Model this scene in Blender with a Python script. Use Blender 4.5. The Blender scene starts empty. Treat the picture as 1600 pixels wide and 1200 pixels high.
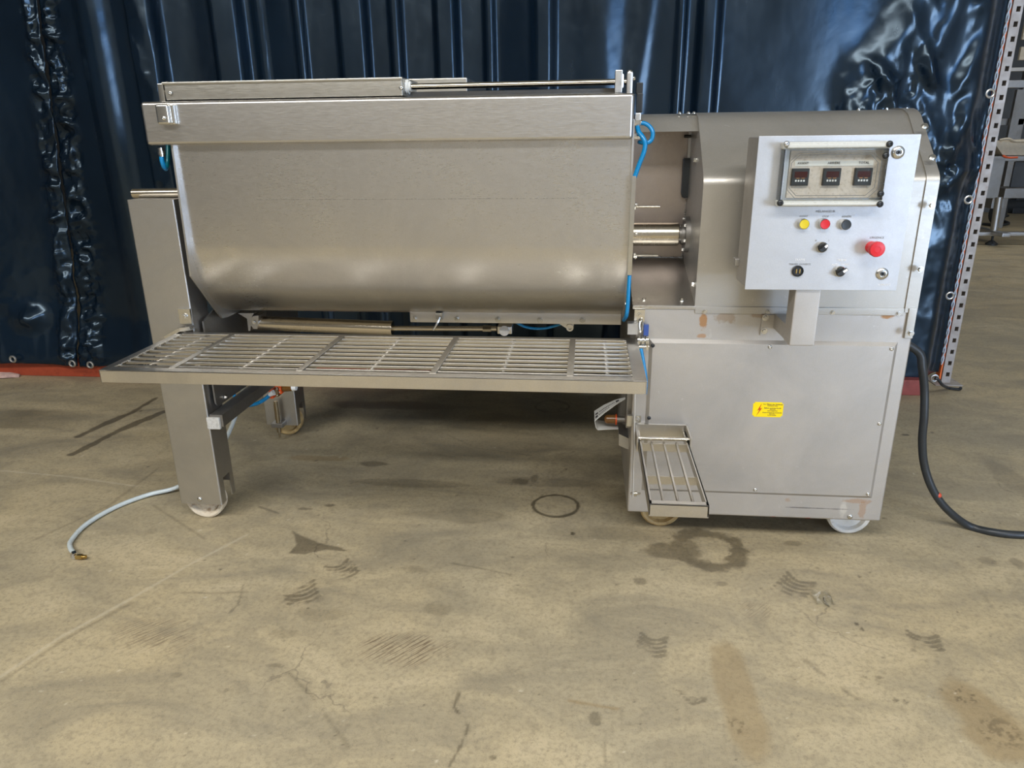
import bpy, bmesh, math, random
import numpy as np
from mathutils import Vector, Matrix

random.seed(4)
RNG = np.random.RandomState(11)
S = bpy.context.scene
COL = S.collection
PI = math.pi

# ------------------------------------------------------------------ camera
CAM_H = 1.35
F_PX = 1122.0
PITCH, YAW, ROLL = (math.radians(a) for a in (18.84, 5.98, 0.72))


def cam_axes():
    cy, sy = math.cos(YAW), math.sin(YAW)
    fw = np.array([-sy * math.cos(PITCH), cy * math.cos(PITCH), -math.sin(PITCH)])
    r = np.array([cy, sy, 0.0])
    d = np.cross(fw, r)
    c, s = math.cos(ROLL), math.sin(ROLL)
    return np.array([c * r + s * d, -s * r + c * d, fw])


AX = cam_axes()
cd = bpy.data.cameras.new('camera')
cam = bpy.data.objects.new('camera', cd)
COL.objects.link(cam)
cd.sensor_width = 36.0
cd.lens = F_PX / 1600.0 * 36.0
cd.clip_start = 0.05
cam.matrix_world = Matrix(((AX[0][0], -AX[1][0], -AX[2][0], 0),
                           (AX[0][1], -AX[1][1], -AX[2][1], 0),
                           (AX[0][2], -AX[1][2], -AX[2][2], CAM_H),
                           (0, 0, 0, 1)))
S.camera = cam


def ray(px, py):
    return AX.T @ np.array([(px - 800) / F_PX, (py - 600) / F_PX, 1.0])


def at(px, py, y):            # the point of the depth plane y seen at a photo pixel
    d = ray(px, py)
    t = y / d[1]
    return Vector((t * d[0], y, CAM_H + t * d[2]))


def on_floor(px, py, z=0.0):  # the point of a horizontal plane seen at a photo pixel
    d = ray(px, py)
    t = (z - CAM_H) / d[2]
    return Vector((t * d[0], t * d[1], z))


def on_side(px, py, x):       # the point of the plane x = const seen at a photo pixel
    d = ray(px, py)
    t = x / d[0]
    return Vector((x, t * d[1], CAM_H + t * d[2]))


# ------------------------------------------------------------------ world and light
world = bpy.data.worlds.new('world')
S.world = world
world.use_nodes = True
bgn = world.node_tree.nodes['Background']
bgn.inputs[0].default_value = (0.22, 0.50, 1.0, 1)
bgn.inputs[1].default_value = 6.5


def area(name, loc, target, sx, sy, power, color):
    l = bpy.data.lights.new(name, 'AREA')
    l.shape = 'RECTANGLE'
    l.size, l.size_y = sx, sy
    l.energy = power
    l.color = color
    o = bpy.data.objects.new(name, l)
    COL.objects.link(o)
    o.location = loc
    d = Vector(target) - Vector(loc)
    o.rotation_euler = d.to_track_quat('-Z', 'Y').to_euler()
    return o


# daylight through the open roller door behind the camera, to the right (above it the sky itself shows)
area('door_daylight', (6.6, -5.9, 1.4), (6.6, 0, 1.4), 3.6, 2.5, 300, (0.90, 0.95, 1.0))
# daylight through the translucent roof strips
area('roof_daylight_front', (-0.8, -1.7, 4.4), (-0.8, -1.7, 0), 8.0, 1.2, 540, (1.0, 0.985, 0.95))
area('roof_daylight_rear', (4.5, 9.0, 4.4), (4.5, 9.0, 0), 8.0, 1.2, 105, (1.0, 0.985, 0.95))

S.view_settings.view_transform = 'Standard'
S.view_settings.look = 'None'
S.view_settings.exposure = 0.0
S.view_settings.gamma = 1.0
S.view_settings.use_curve_mapping = False


# ------------------------------------------------------------------ materials
MATS = {}


def new_mat(name):
    m = bpy.data.materials.new(name)
    m.use_nodes = True
    MATS[name] = m
    nt = m.node_tree
    return m, nt, nt.nodes['Principled BSDF']


def N(nt, t, **kw):
    n = nt.nodes.new(t)
    for k, v in kw.items():
        setattr(n, k, v)
    return n


def noise(nt, vec, scale, detail=3.0, rough=0.55, stretch=None, dist=0.0):
    if stretch:
        mp = N(nt, 'ShaderNodeMapping')
        mp.inputs['Scale'].default_value = stretch
        nt.links.new(vec, mp.inputs['Vector'])
        vec = mp.outputs['Vector']
    n = N(nt, 'ShaderNodeTexNoise')
    n.inputs['Scale'].default_value = scale
    n.inputs['Detail'].default_value = detail
    n.inputs['Roughness'].default_value = rough
    n.inputs['Distortion'].default_value = dist
    nt.links.new(vec, n.inputs['Vector'])
    return n.outputs['Fac']


def maprange(nt, v, a, b, c, d):
    n = N(nt, 'ShaderNodeMapRange')
    n.inputs[1].default_value, n.inputs[2].default_value = a, b
    n.inputs[3].default_value, n.inputs[4].default_value = c, d
    nt.links.new(v, n.inputs[0])
    return n.outputs[0]


def mixcol(nt, fac, a, b, blend='MIX'):
    n = N(nt, 'ShaderNodeMix', data_type='RGBA', blend_type=blend)
    for s, v in ((n.inputs[0], fac), (n.inputs[6], a), (n.inputs[7], b)):
        if hasattr(v, 'is_linked'):
            nt.links.new(v, s)
        elif isinstance(v, (int, float)):
            s.default_value = v
        else:
            s.default_value = (*v, 1)
    return n.outputs[2]


def math_n(nt, op, a, b=None):
    n = N(nt, 'ShaderNodeMath', operation=op)
    for i, v in enumerate((a, b)):
        if v is None:
            continue
        if hasattr(v, 'is_linked'):
            nt.links.new(v, n.inputs[i])
        else:
            n.inputs[i].default_value = v
    return n.outputs[0]


def bump(nt, h, strength, dist=0.01):
    n = N(nt, 'ShaderNodeBump')
    n.inputs['Strength'].default_value = strength
    n.inputs['Distance'].default_value = dist
    nt.links.new(h, n.inputs['Height'])
    return n.outputs['Normal']


def blob(nt, pos, centre, radii, ragged=0.5, nscale=30):
    """soft ragged patch around a point of the world: stains with a shape of their own"""
    s = N(nt, 'ShaderNodeVectorMath', operation='SUBTRACT')
    nt.links.new(pos, s.inputs[0])
    s.inputs[1].default_value = centre
    m = N(nt, 'ShaderNodeVectorMath', operation='DIVIDE')
    nt.links.new(s.outputs[0], m.inputs[0])
    m.inputs[1].default_value = radii
    l = N(nt, 'ShaderNodeVectorMath', operation='LENGTH')
    nt.links.new(m.outputs[0], l.inputs[0])
    n = noise(nt, pos, nscale, 4, 0.6)
    d = math_n(nt, 'ADD', l.outputs['Value'], maprange(nt, n, 0.3, 0.7, -ragged, ragged))
    return maprange(nt, d, 0.6, 1.0, 1.0, 0.0)


def steel(name, col=(0.62, 0.595, 0.56), rough=0.38, var=0.07, brush=(1, 1, 1), metal=1.0, stains=(), grain=0.04, aniso=0.0, warm=0.0):
    m, nt, p = new_mat(name)
    geo = N(nt, 'ShaderNodeNewGeometry')
    pos = geo.outputs['Position']
    n1 = noise(nt, pos, 3.2, 5, 0.62, dist=0.6)
    n2 = noise(nt, pos, 60, 3, 0.6, stretch=brush)
    n3 = noise(nt, pos, 420, 2, 0.6)
    dark = tuple(c * 0.76 for c in col)
    c = mixcol(nt, maprange(nt, n1, 0.3, 0.72, 0, 1), col, dark)
    c = mixcol(nt, maprange(nt, n3, 0.35, 0.65, 0.0, 0.22), c, tuple(k * 0.55 for k in col))
    scr = noise(nt, pos, 14, 4, 0.7, dist=2.5)
    c = mixcol(nt, maprange(nt, scr, 0.66, 0.74, 0, 0.24), c, (0.8, 0.79, 0.77))
    r = math_n(nt, 'ADD', maprange(nt, n2, 0.25, 0.75, rough - var, rough + var), maprange(nt, n1, 0.3, 0.7, -0.03, 0.05))
    for (cen, rad, scol, k) in stains:
        b = math_n(nt, 'MULTIPLY', blob(nt, pos, cen, rad), k)
        c = mixcol(nt, b, c, scol)
        r = math_n(nt, 'ADD', r, math_n(nt, 'MULTIPLY', b, 0.25))
    nt.links.new(c, p.inputs['Base Color'])
    nt.links.new(r, p.inputs['Roughness'])
    p.inputs['Metallic'].default_value = metal
    if aniso:
        p.inputs['Anisotropic'].default_value = aniso
    h = math_n(nt, 'ADD', n2, math_n(nt, 'MULTIPLY', n3, 0.3))
    nt.links.new(bump(nt, h, grain, 0.004), p.inputs['Normal'])
    return m


def plain(name, col, rough=0.5, metal=0.0, var=0.12, scale=25, spec=0.5, bumpk=0.0, dirt=None, emis=None, **kw):
    m, nt, p = new_mat(name)
    geo = N(nt, 'ShaderNodeNewGeometry')
    pos = geo.outputs['Position']
    n = noise(nt, pos, scale, 4, 0.6)
    c = mixcol(nt, maprange(nt, n, 0.3, 0.7, 0, 1), tuple(k * (1 + var) for k in col), tuple(k * (1 - var) for k in col))
    if dirt:
        n2 = noise(nt, pos, dirt[1], 5, 0.65)
        c = mixcol(nt, maprange(nt, n2, dirt[2], dirt[2] + 0.14, 0, dirt[3] if len(dirt) > 3 else 0.9), c, dirt[0])
    nt.links.new(c, p.inputs['Base Color'])
    nt.links.new(maprange(nt, n, 0.3, 0.7, max(0.02, rough - 0.06), rough + 0.06), p.inputs['Roughness'])
    p.inputs['Metallic'].default_value = metal
    p.inputs['Specular IOR Level'].default_value = spec
    if bumpk:
        nt.links.new(bump(nt, n, bumpk, 0.01), p.inputs['Normal'])
    return m


RUST = (0.40, 0.17, 0.02)
YF = 2.25                       # front plane of the drive cabinet and of the front leg


def on_cab(px, py):
    return tuple(at(px, py, YF))


cab_stains = [
    (on_cab(1098, 500), (0.016, 0.05, 0.035), RUST, 0.75),
    (on_cab(1135, 496), (0.045, 0.05, 0.018), (0.30, 0.19, 0.08), 0.5),
    (on_cab(1185, 493), (0.03, 0.05, 0.010), (0.30, 0.19, 0.08), 0.5),
    (on_cab(1386, 494), (0.02, 0.05, 0.01), RUST, 0.75),
    (on_cab(1096, 525), (0.018, 0.05, 0.008), RUST, 0.6),
    (on_cab(1340, 783), (0.05, 0.05, 0.010), RUST, 0.4),
    (on_cab(1347, 795), (0.013, 0.05, 0.035), RUST, 0.4),
    (on_cab(1318, 795), (0.012, 0.05, 0.03), (0.75, 0.7, 0.6), 0.4),
    (on_cab(1230, 781), (0.012, 0.05, 0.014), RUST, 0.35),
    (on_cab(1170, 809), (0.045, 0.05, 0.004), (0.6, 0.02, 0.02), 0.95),
    (on_cab(1207, 811), (0.016, 0.05, 0.009), (0.6, 0.02, 0.02), 0.95),
    (on_cab(1262, 812), (0.014, 0.05, 0.007), (0.6, 0.02, 0.02), 0.95),
    (on_cab(1270, 794), (0.11, 0.05, 0.0022), (0.10, 0.09, 0.08), 0.7),
]
steel('steel_tub', (0.66, 0.64, 0.615), 0.31, 0.06, (1, 1, 9), aniso=0.0)
steel('steel_rim', (0.65, 0.63, 0.605), 0.34, 0.06, (0.6, 1, 9))
steel('steel_cabinet', (0.57, 0.54, 0.505), 0.41, 0.06, (9, 1, 1), stains=cab_stains, grain=0.07, metal=0.68)
steel('steel_hood', (0.55, 0.525, 0.48), 0.38, 0.06, (1, 1, 7), grain=0.06, metal=0.72)
steel('steel_panel', (0.56, 0.53, 0.495), 0.43, 0.05, (9, 1, 1), grain=0.06, metal=0.72)
steel('steel_leg', (0.60, 0.59, 0.575), 0.40, 0.05, (6, 6, 1))
steel('steel_grate', (0.70, 0.67, 0.62), 0.34, 0.06, (1, 6, 6))
steel('steel_lid', (0.62, 0.60, 0.55), 0.36, 0.08, (0.7, 4, 9))
steel('aluminium_face', (0.60, 0.61, 0.63), 0.42, 0.05, (2, 1, 2), grain=0.03, metal=0.6)
steel('steel_dull', (0.36, 0.345, 0.325), 0.5, 0.06)
steel('steel_recess', (0.52, 0.45, 0.40), 0.45, 0.06)
steel('steel_rod', (0.72, 0.68, 0.60), 0.16, 0.04, (0.3, 6, 6), grain=0.01)
steel('steel_shaft', (0.66, 0.60, 0.50), 0.22, 0.06, (12, 1, 1), grain=0.02)
steel('steel_bolt', (0.74, 0.73, 0.70), 0.22, 0.05, grain=0.0)
steel('zinc', (0.78, 0.79, 0.80), 0.32, 0.06, grain=0.02)
steel('brass', (0.62, 0.42, 0.14), 0.28, 0.06, grain=0.0)
steel('brass_dull', (0.40, 0.32, 0.20), 0.4, 0.06, grain=0.0)
steel('post_metal', (0.60, 0.58, 0.55), 0.55, 0.05, metal=0.55)
plain('weld', (0.42, 0.40, 0.37), 0.35, 0.9, 0.4, 200)
plain('black_rubber', (0.022, 0.026, 0.03), 0.42, spec=0.5)
plain('black_plastic', (0.016, 0.018, 0.02), 0.38)
plain('dark_print', (0.05, 0.045, 0.045), 0.6)
plain('pale_print', (0.85, 0.85, 0.86), 0.5)
plain('grey_print', (0.24, 0.24, 0.25), 0.6)
plain('blue_tube', (0.0, 0.20, 0.46), 0.28, spec=0.6, var=0.05)
plain('teal_tube', (0.0, 0.17, 0.23), 0.3, spec=0.6, var=0.05)
plain('hose_milky', (0.56, 0.62, 0.63), 0.25, spec=0.6, var=0.06)
plain('wheel_cream', (0.62, 0.54, 0.42), 0.45, dirt=((0.22, 0.12, 0.05), 26, 0.52, 0.75))
plain('wheel_white', (0.72, 0.70, 0.66), 0.42, dirt=((0.34, 0.25, 0.15), 22, 0.58, 0.6))
plain('wheel_tan', (0.46, 0.32, 0.14), 0.4, dirt=((0.2, 0.11, 0.04), 40, 0.5, 0.6))
plain('wheel_pink', (0.62, 0.45, 0.36), 0.45, dirt=((0.45, 0.08, 0.03), 40, 0.52, 0.7))
plain('paint_red', (0.55, 0.07, 0.03), 0.5)
plain('button_red', (0.60, 0.012, 0.02), 0.34)
plain('button_yellow', (0.62, 0.48, 0.01), 0.34)
plain('button_black', (0.022, 0.028, 0.034), 0.34)
plain('display_red', (0.05, 0.008, 0.008), 0.2)
plain('orange_print', (0.6, 0.25, 0.05), 0.5)
plain('label_yellow', (0.86, 0.64, 0.0), 0.35, var=0.02)
plain('label_red', (0.52, 0.05, 0.01), 0.4)
plain('paper_white', (0.75, 0.75, 0.72), 0.6, var=0.06)
plain('label_strip', (0.72, 0.71, 0.68), 0.5, var=0.06)
plain('back_plate', (0.62, 0.55, 0.48), 0.5, dirt=((0.35, 0.28, 0.22), 130, 0.5, 0.5))
plain('cover_plastic', (0.56, 0.56, 0.52), 0.28, spec=0.5, var=0.05)
plain('solenoid_orange', (0.72, 0.09, 0.015), 0.35)
plain('amber', (0.16, 0.07, 0.015), 0.2, spec=0.7)
plain('latch_blue', (0.03, 0.07, 0.26), 0.4)
plain('beam_red', (0.36, 0.06, 0.025), 0.5, dirt=((0.16, 0.03, 0.02), 12, 0.55, 0.6))
plain('beam_maroon', (0.25, 0.05, 0.04), 0.55, dirt=((0.14, 0.03, 0.03), 12, 0.55, 0.6))
plain('rack_orange', (0.80, 0.16, 0.03), 0.45)
plain('rope', (0.45, 0.55, 0.66), 0.6, var=0.3, scale=120)
plain('tape_white', (0.62, 0.61, 0.58), 0.5, dirt=((0.35, 0.33, 0.3), 120, 0.5, 0.6))
plain('post_paint', (0.34, 0.31, 0.29), 0.5, dirt=((0.20, 0.09, 0.05), 18, 0.62, 0.8), metal=0.2)
plain('hole_black', (0.01, 0.01, 0.01), 0.8)
plain('wall_paint', (0.46, 0.45, 0.43), 0.85, scale=1.2, var=0.10)
plain('wall_dark', (0.10, 0.105, 0.11), 0.8, scale=1.2, var=0.2)
plain('ceiling_sheet', (0.50, 0.50, 0.48), 0.8, scale=1.0, var=0.08)
plain('crate_beige', (0.50, 0.44, 0.34), 0.6)
plain('scrap_pink', (0.50, 0.34, 0.30), 0.6, var=0.3)


def mat_clear():
    m = bpy.data.materials.new('clear_pane')
    m.use_nodes = True
    nt = m.node_tree
    nt.nodes.clear()
    out = N(nt, 'ShaderNodeOutputMaterial')
    mix = N(nt, 'ShaderNodeMixShader')
    tr = N(nt, 'ShaderNodeBsdfTransparent')
    tr.inputs[0].default_value = (0.93, 0.935, 0.92, 1)
    gl = N(nt, 'ShaderNodeBsdfGlossy')
    gl.inputs['Roughness'].default_value = 0.06
    fr = N(nt, 'ShaderNodeFresnel')
    fr.inputs[0].default_value = 1.28
    nt.links.new(fr.outputs[0], mix.inputs[0])
    nt.links.new(tr.outputs[0], mix.inputs[1])
    nt.links.new(gl.outputs[0], mix.inputs[2])
    nt.links.new(mix.outputs[0], out.inputs[0])
    MATS['clear_pane'] = m


mat_clear()


def mat_tarp():
    m, nt, p = new_mat('tarp_blue')
    geo = N(nt, 'ShaderNodeNewGeometry')
    pos = geo.outputs['Position']
    n = noise(nt, pos, 2.2, 4, 0.6)
    c = mixcol(nt, maprange(nt, n, 0.3, 0.7, 0, 1), (0.0036, 0.0115, 0.024), (0.002, 0.0065, 0.0145))
    dust = noise(nt, pos, 7, 5, 0.7, stretch=(1, 1, 0.35))
    c = mixcol(nt, maprange(nt, dust, 0.55, 0.8, 0, 0.10), c, (0.06, 0.07, 0.08))
    nt.links.new(c, p.inputs['Base Color'])
    nt.links.new(maprange(nt, dust, 0.3, 0.75, 0.17, 0.30), p.inputs['Roughness'])
    p.inputs['Specular IOR Level'].default_value = 0.62
    p.inputs['Specular Tint'].default_value = (0.62, 0.82, 1.0, 1)  # blue sky light put into the sheen; the sheet itself reflects neutrally
    n2 = noise(nt, pos, 26, 3, 0.55, dist=0.7)
    n3 = noise(nt, pos, 5, 2, 0.5, stretch=(1, 1, 0.4))
    h = math_n(nt, 'ADD', math_n(nt, 'MULTIPLY', n2, 0.035), math_n(nt, 'MULTIPLY', n3, 0.16))
    nt.links.new(bump(nt, h, 0.22, 0.03), p.inputs['Normal'])


mat_tarp()


def mat_floor():
    m, nt, p = new_mat('concrete_floor')
    geo = N(nt, 'ShaderNodeNewGeometry')
    pos = geo.outputs['Position']
    big = noise(nt, pos, 0.9, 5, 0.6, dist=0.4)
    mid = noise(nt, pos, 4.5, 6, 0.68, stretch=(0.5, 1, 1), dist=0.8)
    fine = noise(nt, pos, 75, 4, 0.7)
    grit = noise(nt, pos, 330, 2, 0.6)
    c = mixcol(nt, maprange(nt, big, 0.35, 0.65, 0, 1), (0.47, 0.385, 0.235), (0.40, 0.345, 0.235))
    c = mixcol(nt, maprange(nt, mid, 0.44, 0.70, 0, 0.78), c, (0.225, 0.198, 0.145))
    c = mixcol(nt, maprange(nt, mid, 0.24, 0.44, 0.6, 0), c, (0.60, 0.50, 0.33))
    c = mixcol(nt, maprange(nt, fine, 0.48, 0.70, 0, 0.55), c, (0.20, 0.172, 0.118))
    c = mixcol(nt, maprange(nt, noise(nt, pos, 22, 6, 0.75, dist=0.5), 0.5, 0.68, 0, 0.4), c, (0.22, 0.185, 0.125))
    c = mixcol(nt, maprange(nt, grit, 0.62, 0.70, 0, 0.7), c, (0.12, 0.10, 0.075))
    c = mixcol(nt, maprange(nt, grit, 0.26, 0.31, 0.35, 0), c, (0.66, 0.60, 0.48))
    # hairline cracks
    vor = N(nt, 'ShaderNodeTexVoronoi', feature='DISTANCE_TO_EDGE')
    vor.inputs['Scale'].default_value = 0.9
    wob = N(nt, 'ShaderNodeVectorMath', operation='ADD')
    nn = N(nt, 'ShaderNodeTexNoise')
    nn.inputs['Scale'].default_value = 6
    nn.inputs['Detail'].default_value = 5
    nt.links.new(pos, nn.inputs['Vector'])
    sc = N(nt, 'ShaderNodeVectorMath', operation='SCALE')
    sc.inputs['Scale'].default_value = 0.22
    nt.links.new(nn.outputs['Color'], sc.inputs[0])
    nt.links.new(pos, wob.inputs[0])
    nt.links.new(sc.outputs[0], wob.inputs[1])
    nt.links.new(wob.outputs[0], vor.inputs['Vector'])
    gate = maprange(nt, noise(nt, pos, 1.7, 2), 0.55, 0.62, 0, 0.5)
    crack = math_n(nt, 'MULTIPLY', maprange(nt, vor.outputs['Distance'], 0.0, 0.003, 1, 0), gate)
    c = mixcol(nt, crack, c, (0.12, 0.10, 0.075))
    at_n = N(nt, 'ShaderNodeAttribute', attribute_name='stain')
    sep = N(nt, 'ShaderNodeSeparateColor')
    nt.links.new(at_n.outputs['Color'], sep.inputs[0])
    dark_wet, brown, pale = sep.outputs[0], sep.outputs[1], sep.outputs[2]
    c = mixcol(nt, brown, c, (0.25, 0.165, 0.065))
    hm = N(nt, 'ShaderNodeMapping', vector_type='TEXTURE')
    hm.inputs['Rotation'].default_value = (0, 0, 0.85)
    hm.inputs['Scale'].default_value = (0.09, 0.0045, 1)
    nt.links.new(pos, hm.inputs['Vector'])
    hn = N(nt, 'ShaderNodeTexNoise')
    hn.inputs['Scale'].default_value = 1.0
    hn.inputs['Detail'].default_value = 2
    nt.links.new(hm.outputs[0], hn.inputs['Vector'])
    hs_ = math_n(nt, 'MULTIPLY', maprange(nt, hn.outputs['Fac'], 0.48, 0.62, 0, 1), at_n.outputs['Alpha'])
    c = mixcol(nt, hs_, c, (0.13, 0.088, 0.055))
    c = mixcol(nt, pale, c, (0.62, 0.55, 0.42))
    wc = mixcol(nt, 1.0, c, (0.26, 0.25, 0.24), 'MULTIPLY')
    c = mixcol(nt, dark_wet, c, wc)
    nt.links.new(c, p.inputs['Base Color'])
    r = math_n(nt, 'SUBTRACT', maprange(nt, mid, 0.3, 0.7, 0.62, 0.48), math_n(nt, 'MULTIPLY', dark_wet, 0.22))
    nt.links.new(r, p.inputs['Roughness'])
    p.inputs['Specular IOR Level'].default_value = 0.4
    h = math_n(nt, 'ADD', math_n(nt, 'MULTIPLY', fine, 0.5), math_n(nt, 'MULTIPLY', grit, 0.35))
    h = math_n(nt, 'SUBTRACT', h, math_n(nt, 'MULTIPLY', crack, 0.8))
    nt.links.new(bump(nt, h, 0.14, 0.006), p.inputs['Normal'])


mat_floor()

# ------------------------------------------------------------------ object helpers
WORLD = {}


def _mesh_from_bm(name, bm, smooth=True, angle=35):
    if smooth:
        for f in bm.faces:
            f.smooth = True
        lim = math.radians(angle)
        for e in bm.edges:
            if len(e.link_faces) == 2:
                if e.calc_face_angle(0) > lim:
                    e.smooth = False
            else:
                e.smooth = False
    me = bpy.data.meshes.new(name)
    bm.to_mesh(me)
    bm.free()
    return me


def link(name, data, wloc, parent=None, rot=None):
    o = bpy.data.objects.new(name, data)
    COL.objects.link(o)
    wloc = Vector(wloc)
    WORLD[o] = wloc
    if parent is not None:
        o.parent = parent
        o.location = wloc - WORLD[parent]
    else:
        o.location = wloc
    if rot is not None:
        o.rotation_euler = rot
    return o


def obj(name, bm, mat, parent=None, smooth=True, angle=35, base=False):
    """one mesh object from a bmesh in world coordinates; its origin goes to its own middle (or base)"""
    bmesh.ops.recalc_face_normals(bm, faces=bm.faces)
    lo = Vector((1e9,) * 3)
    hi = -lo
    for v in bm.verts:
        for i in range(3):
            lo[i] = min(lo[i], v.co[i])
            hi[i] = max(hi[i], v.co[i])
    c = (lo + hi) / 2
    if base:
        c.z = lo.z
    for v in bm.verts:
        v.co -= c
    me = _mesh_from_bm(name, bm, smooth, angle)
    me.materials.append(MATS[mat] if isinstance(mat, str) else mat)
    o = link(name, me, c, parent)
    if smooth:
        md = o.modifiers.new('weighted_normal', 'WEIGHTED_NORMAL')
        md.keep_sharp = True
    return o


def thing(name, label, cat, loc, group=None):
    o = link(name, None, loc)
    o['label'] = label
    o['category'] = cat
    if group:
        o['group'] = group
    return o


def tag(o, label, cat=None, group=None):
    o['label'] = label
    if cat:
        o['category'] = cat
    if group:
        o['group'] = group
    return o


def struct(o):
    o['kind'] = 'structure'
    return o


def BM():
    return bmesh.new()


def box(bm, lo, hi, bev=0.0, seg=2):
    lo, hi = Vector(lo), Vector(hi)
    c = (lo + hi) / 2
    d = hi - lo
    r = bmesh.ops.create_cube(bm, size=1.0, matrix=Matrix.Translation(c) @ Matrix.Diagonal((d.x, d.y, d.z, 1)))
    if bev:
        es = list({e for v in r['verts'] for e in v.link_edges})
        bmesh.ops.bevel(bm, geom=es, offset=min(bev, 0.45 * min(d)), segments=seg, profile=0.5, affect='EDGES')
    return bm


def basis(axis):
    a = Vector(axis).normalized()
    u = a.orthogonal().normalized()
    if abs(a.z) < 0.9:
        u = Vector((0, 0, 1)).cross(a).normalized()
    v = a.cross(u)
    return a, u, v


def cyl(bm, p0, p1, r0, r1=None, n=20, cap=True):
    p0, p1 = Vector(p0), Vector(p1)
    r1 = r0 if r1 is None else r1
    a, u, v = basis(p1 - p0)
    A = [bm.verts.new(p0 + (u * math.cos(t) + v * math.sin(t)) * r0) for t in (2 * PI * i / n for i in range(n))]
    B = [bm.verts.new(p1 + (u * math.cos(t) + v * math.sin(t)) * r1) for t in (2 * PI * i / n for i in range(n))]
    for i in range(n):
        bm.faces.new((A[i], A[(i + 1) % n], B[(i + 1) % n], B[i]))
    if cap:
        bm.faces.new(A[::-1])
        bm.faces.new(B)
    return bm


def lathe(bm, origin, axis, prof, n=28, closed=True):
    """prof: list of (distance along axis, radius)"""
    a, u, v = basis(axis)
    o = Vector(origin)
    rings = []
    for (h, r) in prof:
        if r < 1e-6:
            rings.append([bm.verts.new(o + a * h)])
        else:
            rings.append([bm.verts.new(o + a * h + (u * math.cos(t) + v * math.sin(t)) * r) for t in (2 * PI * i / n for i in range(n))])
    for A, B in zip(rings, rings[1:]):
        if len(A) == 1 and len(B) == 1:
            continue
        for i in range(n):
            j = (i + 1) % n
            if len(A) == 1:
                bm.faces.new((A[0], B[j], B[i]))
            elif len(B) == 1:
                bm.faces.new((A[i], A[j], B[0]))
            else:
                bm.faces.new((A[i], A[j], B[j], B[i]))
    if closed:
        if len(rings[0]) > 1:
            bm.faces.new(rings[0][::-1])
        if len(rings[-1]) > 1:
            bm.faces.new(rings[-1])
    return bm


def catmull(pts, k=8):
    P = [Vector(p) for p in pts]
    P = [P[0] * 2 - P[1]] + P + [P[-1] * 2 - P[-2]]
    out = []
    for i in range(1, len(P) - 2):
        for j in range(k):
            t = j / k
            a, b, c, d = P[i - 1], P[i], P[i + 1], P[i + 2]
            out.append(0.5 * ((2 * b) + (c - a) * t + (2 * a - 5 * b + 4 * c - d) * t * t + (3 * b - a - 3 * c + d) * t ** 3))
    out.append(P[-2])
    return out


def tube(bm, pts, r, n=10, k=8, raw=False):
    P = [Vector(p) for p in pts] if raw else catmull(pts, k)
    T = [(P[min(i + 1, len(P) - 1)] - P[max(i - 1, 0)]).normalized() for i in range(len(P))]
    u = T[0].orthogonal().normalized()
    rings = []
    for p, t in zip(P, T):
        u = (u - t * u.dot(t)).normalized()
        v = t.cross(u)
        rings.append([bm.verts.new(p + (u * math.cos(a) + v * math.sin(a)) * r) for a in (2 * PI * i / n for i in range(n))])
    for A, B in zip(rings, rings[1:]):
        for i in range(n):
            bm.faces.new((A[i], A[(i + 1) % n], B[(i + 1) % n], B[i]))
    bm.faces.new(rings[0][::-1])
    bm.faces.new(rings[-1])
    return bm


def prism(bm, poly, vec):
    """poly: world points of a flat polygon; extruded along vec"""
    vec = Vector(vec)
    A = [bm.verts.new(Vector(p)) for p in poly]
    B = [bm.verts.new(Vector(p) + vec) for p in poly]
    n = len(A)
    bm.faces.new(A[::-1])
    bm.faces.new(B)
    for i in range(n):
        bm.faces.new((A[i], A[(i + 1) % n], B[(i + 1) % n], B[i]))
    return bm


def sheet(bm, prof, x0, x1, t):
    """a bent sheet: profile (y, z) swept along x with thickness t"""
    P = [Vector((0, y, z)) for y, z in prof]
    nrm = []
    for i in range(len(P)):
        d = (P[min(i + 1, len(P) - 1)] - P[max(i - 1, 0)]).normalized()
        nrm.append(Vector((0, -d.z, d.y)))
    Q = [p + n * t for p, n in zip(P, nrm)]
    loop = P + Q[::-1]
    return prism(bm, [Vector((x0, p.y, p.z)) for p in loop], (x1 - x0, 0, 0))


def torus(bm, c, axis, R, r, n=24, m=10):
    a, u, v = basis(axis)
    c = Vector(c)
    rings = []
    for i in range(n):
        t = 2 * PI * i / n
        d = u * math.cos(t) + v * math.sin(t)
        rings.append([bm.verts.new(c + d * (R + r * math.cos(s)) + a * (r * math.sin(s))) for s in (2 * PI * j / m for j in range(m))])
    for i in range(n):
        A, B = rings[i], rings[(i + 1) % n]
        for j in range(m):
            bm.faces.new((A[j], A[(j + 1) % m], B[(j + 1) % m], B[j]))
    return bm


# shared small hardware ------------------------------------------------
def _shared(name, bm, mat):
    bmesh.ops.recalc_face_normals(bm, faces=bm.faces)
    me = _mesh_from_bm(name, bm)
    me.materials.append(MATS[mat])
    return me


def hexhead(name, r, h, mat, washer=True):
    bm = BM()
    if washer:
        cyl(bm, (0, 0, 0), (0, -h * 0.3, 0), r * 1.45, n=16)
    cyl(bm, (0, -h * 0.25, 0), (0, -h, 0), r, r * 0.94, n=6)
    return _shared(name, bm, mat)


def domehead(name, r, mat, socket=True):
    bm = BM()
    prof = [(0, r), (r * 0.25, r * 0.97), (r * 0.5, r * 0.75), (r * 0.6, r * 0.42)]
    prof += [(r * 0.3, r * 0.36), (r * 0.3, 0)] if socket else [(r * 0.66, 0)]
    lathe(bm, (0, 0, 0), (0, -1, 0), prof, n=14, closed=True)
    return _shared(name, bm, mat)


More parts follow.
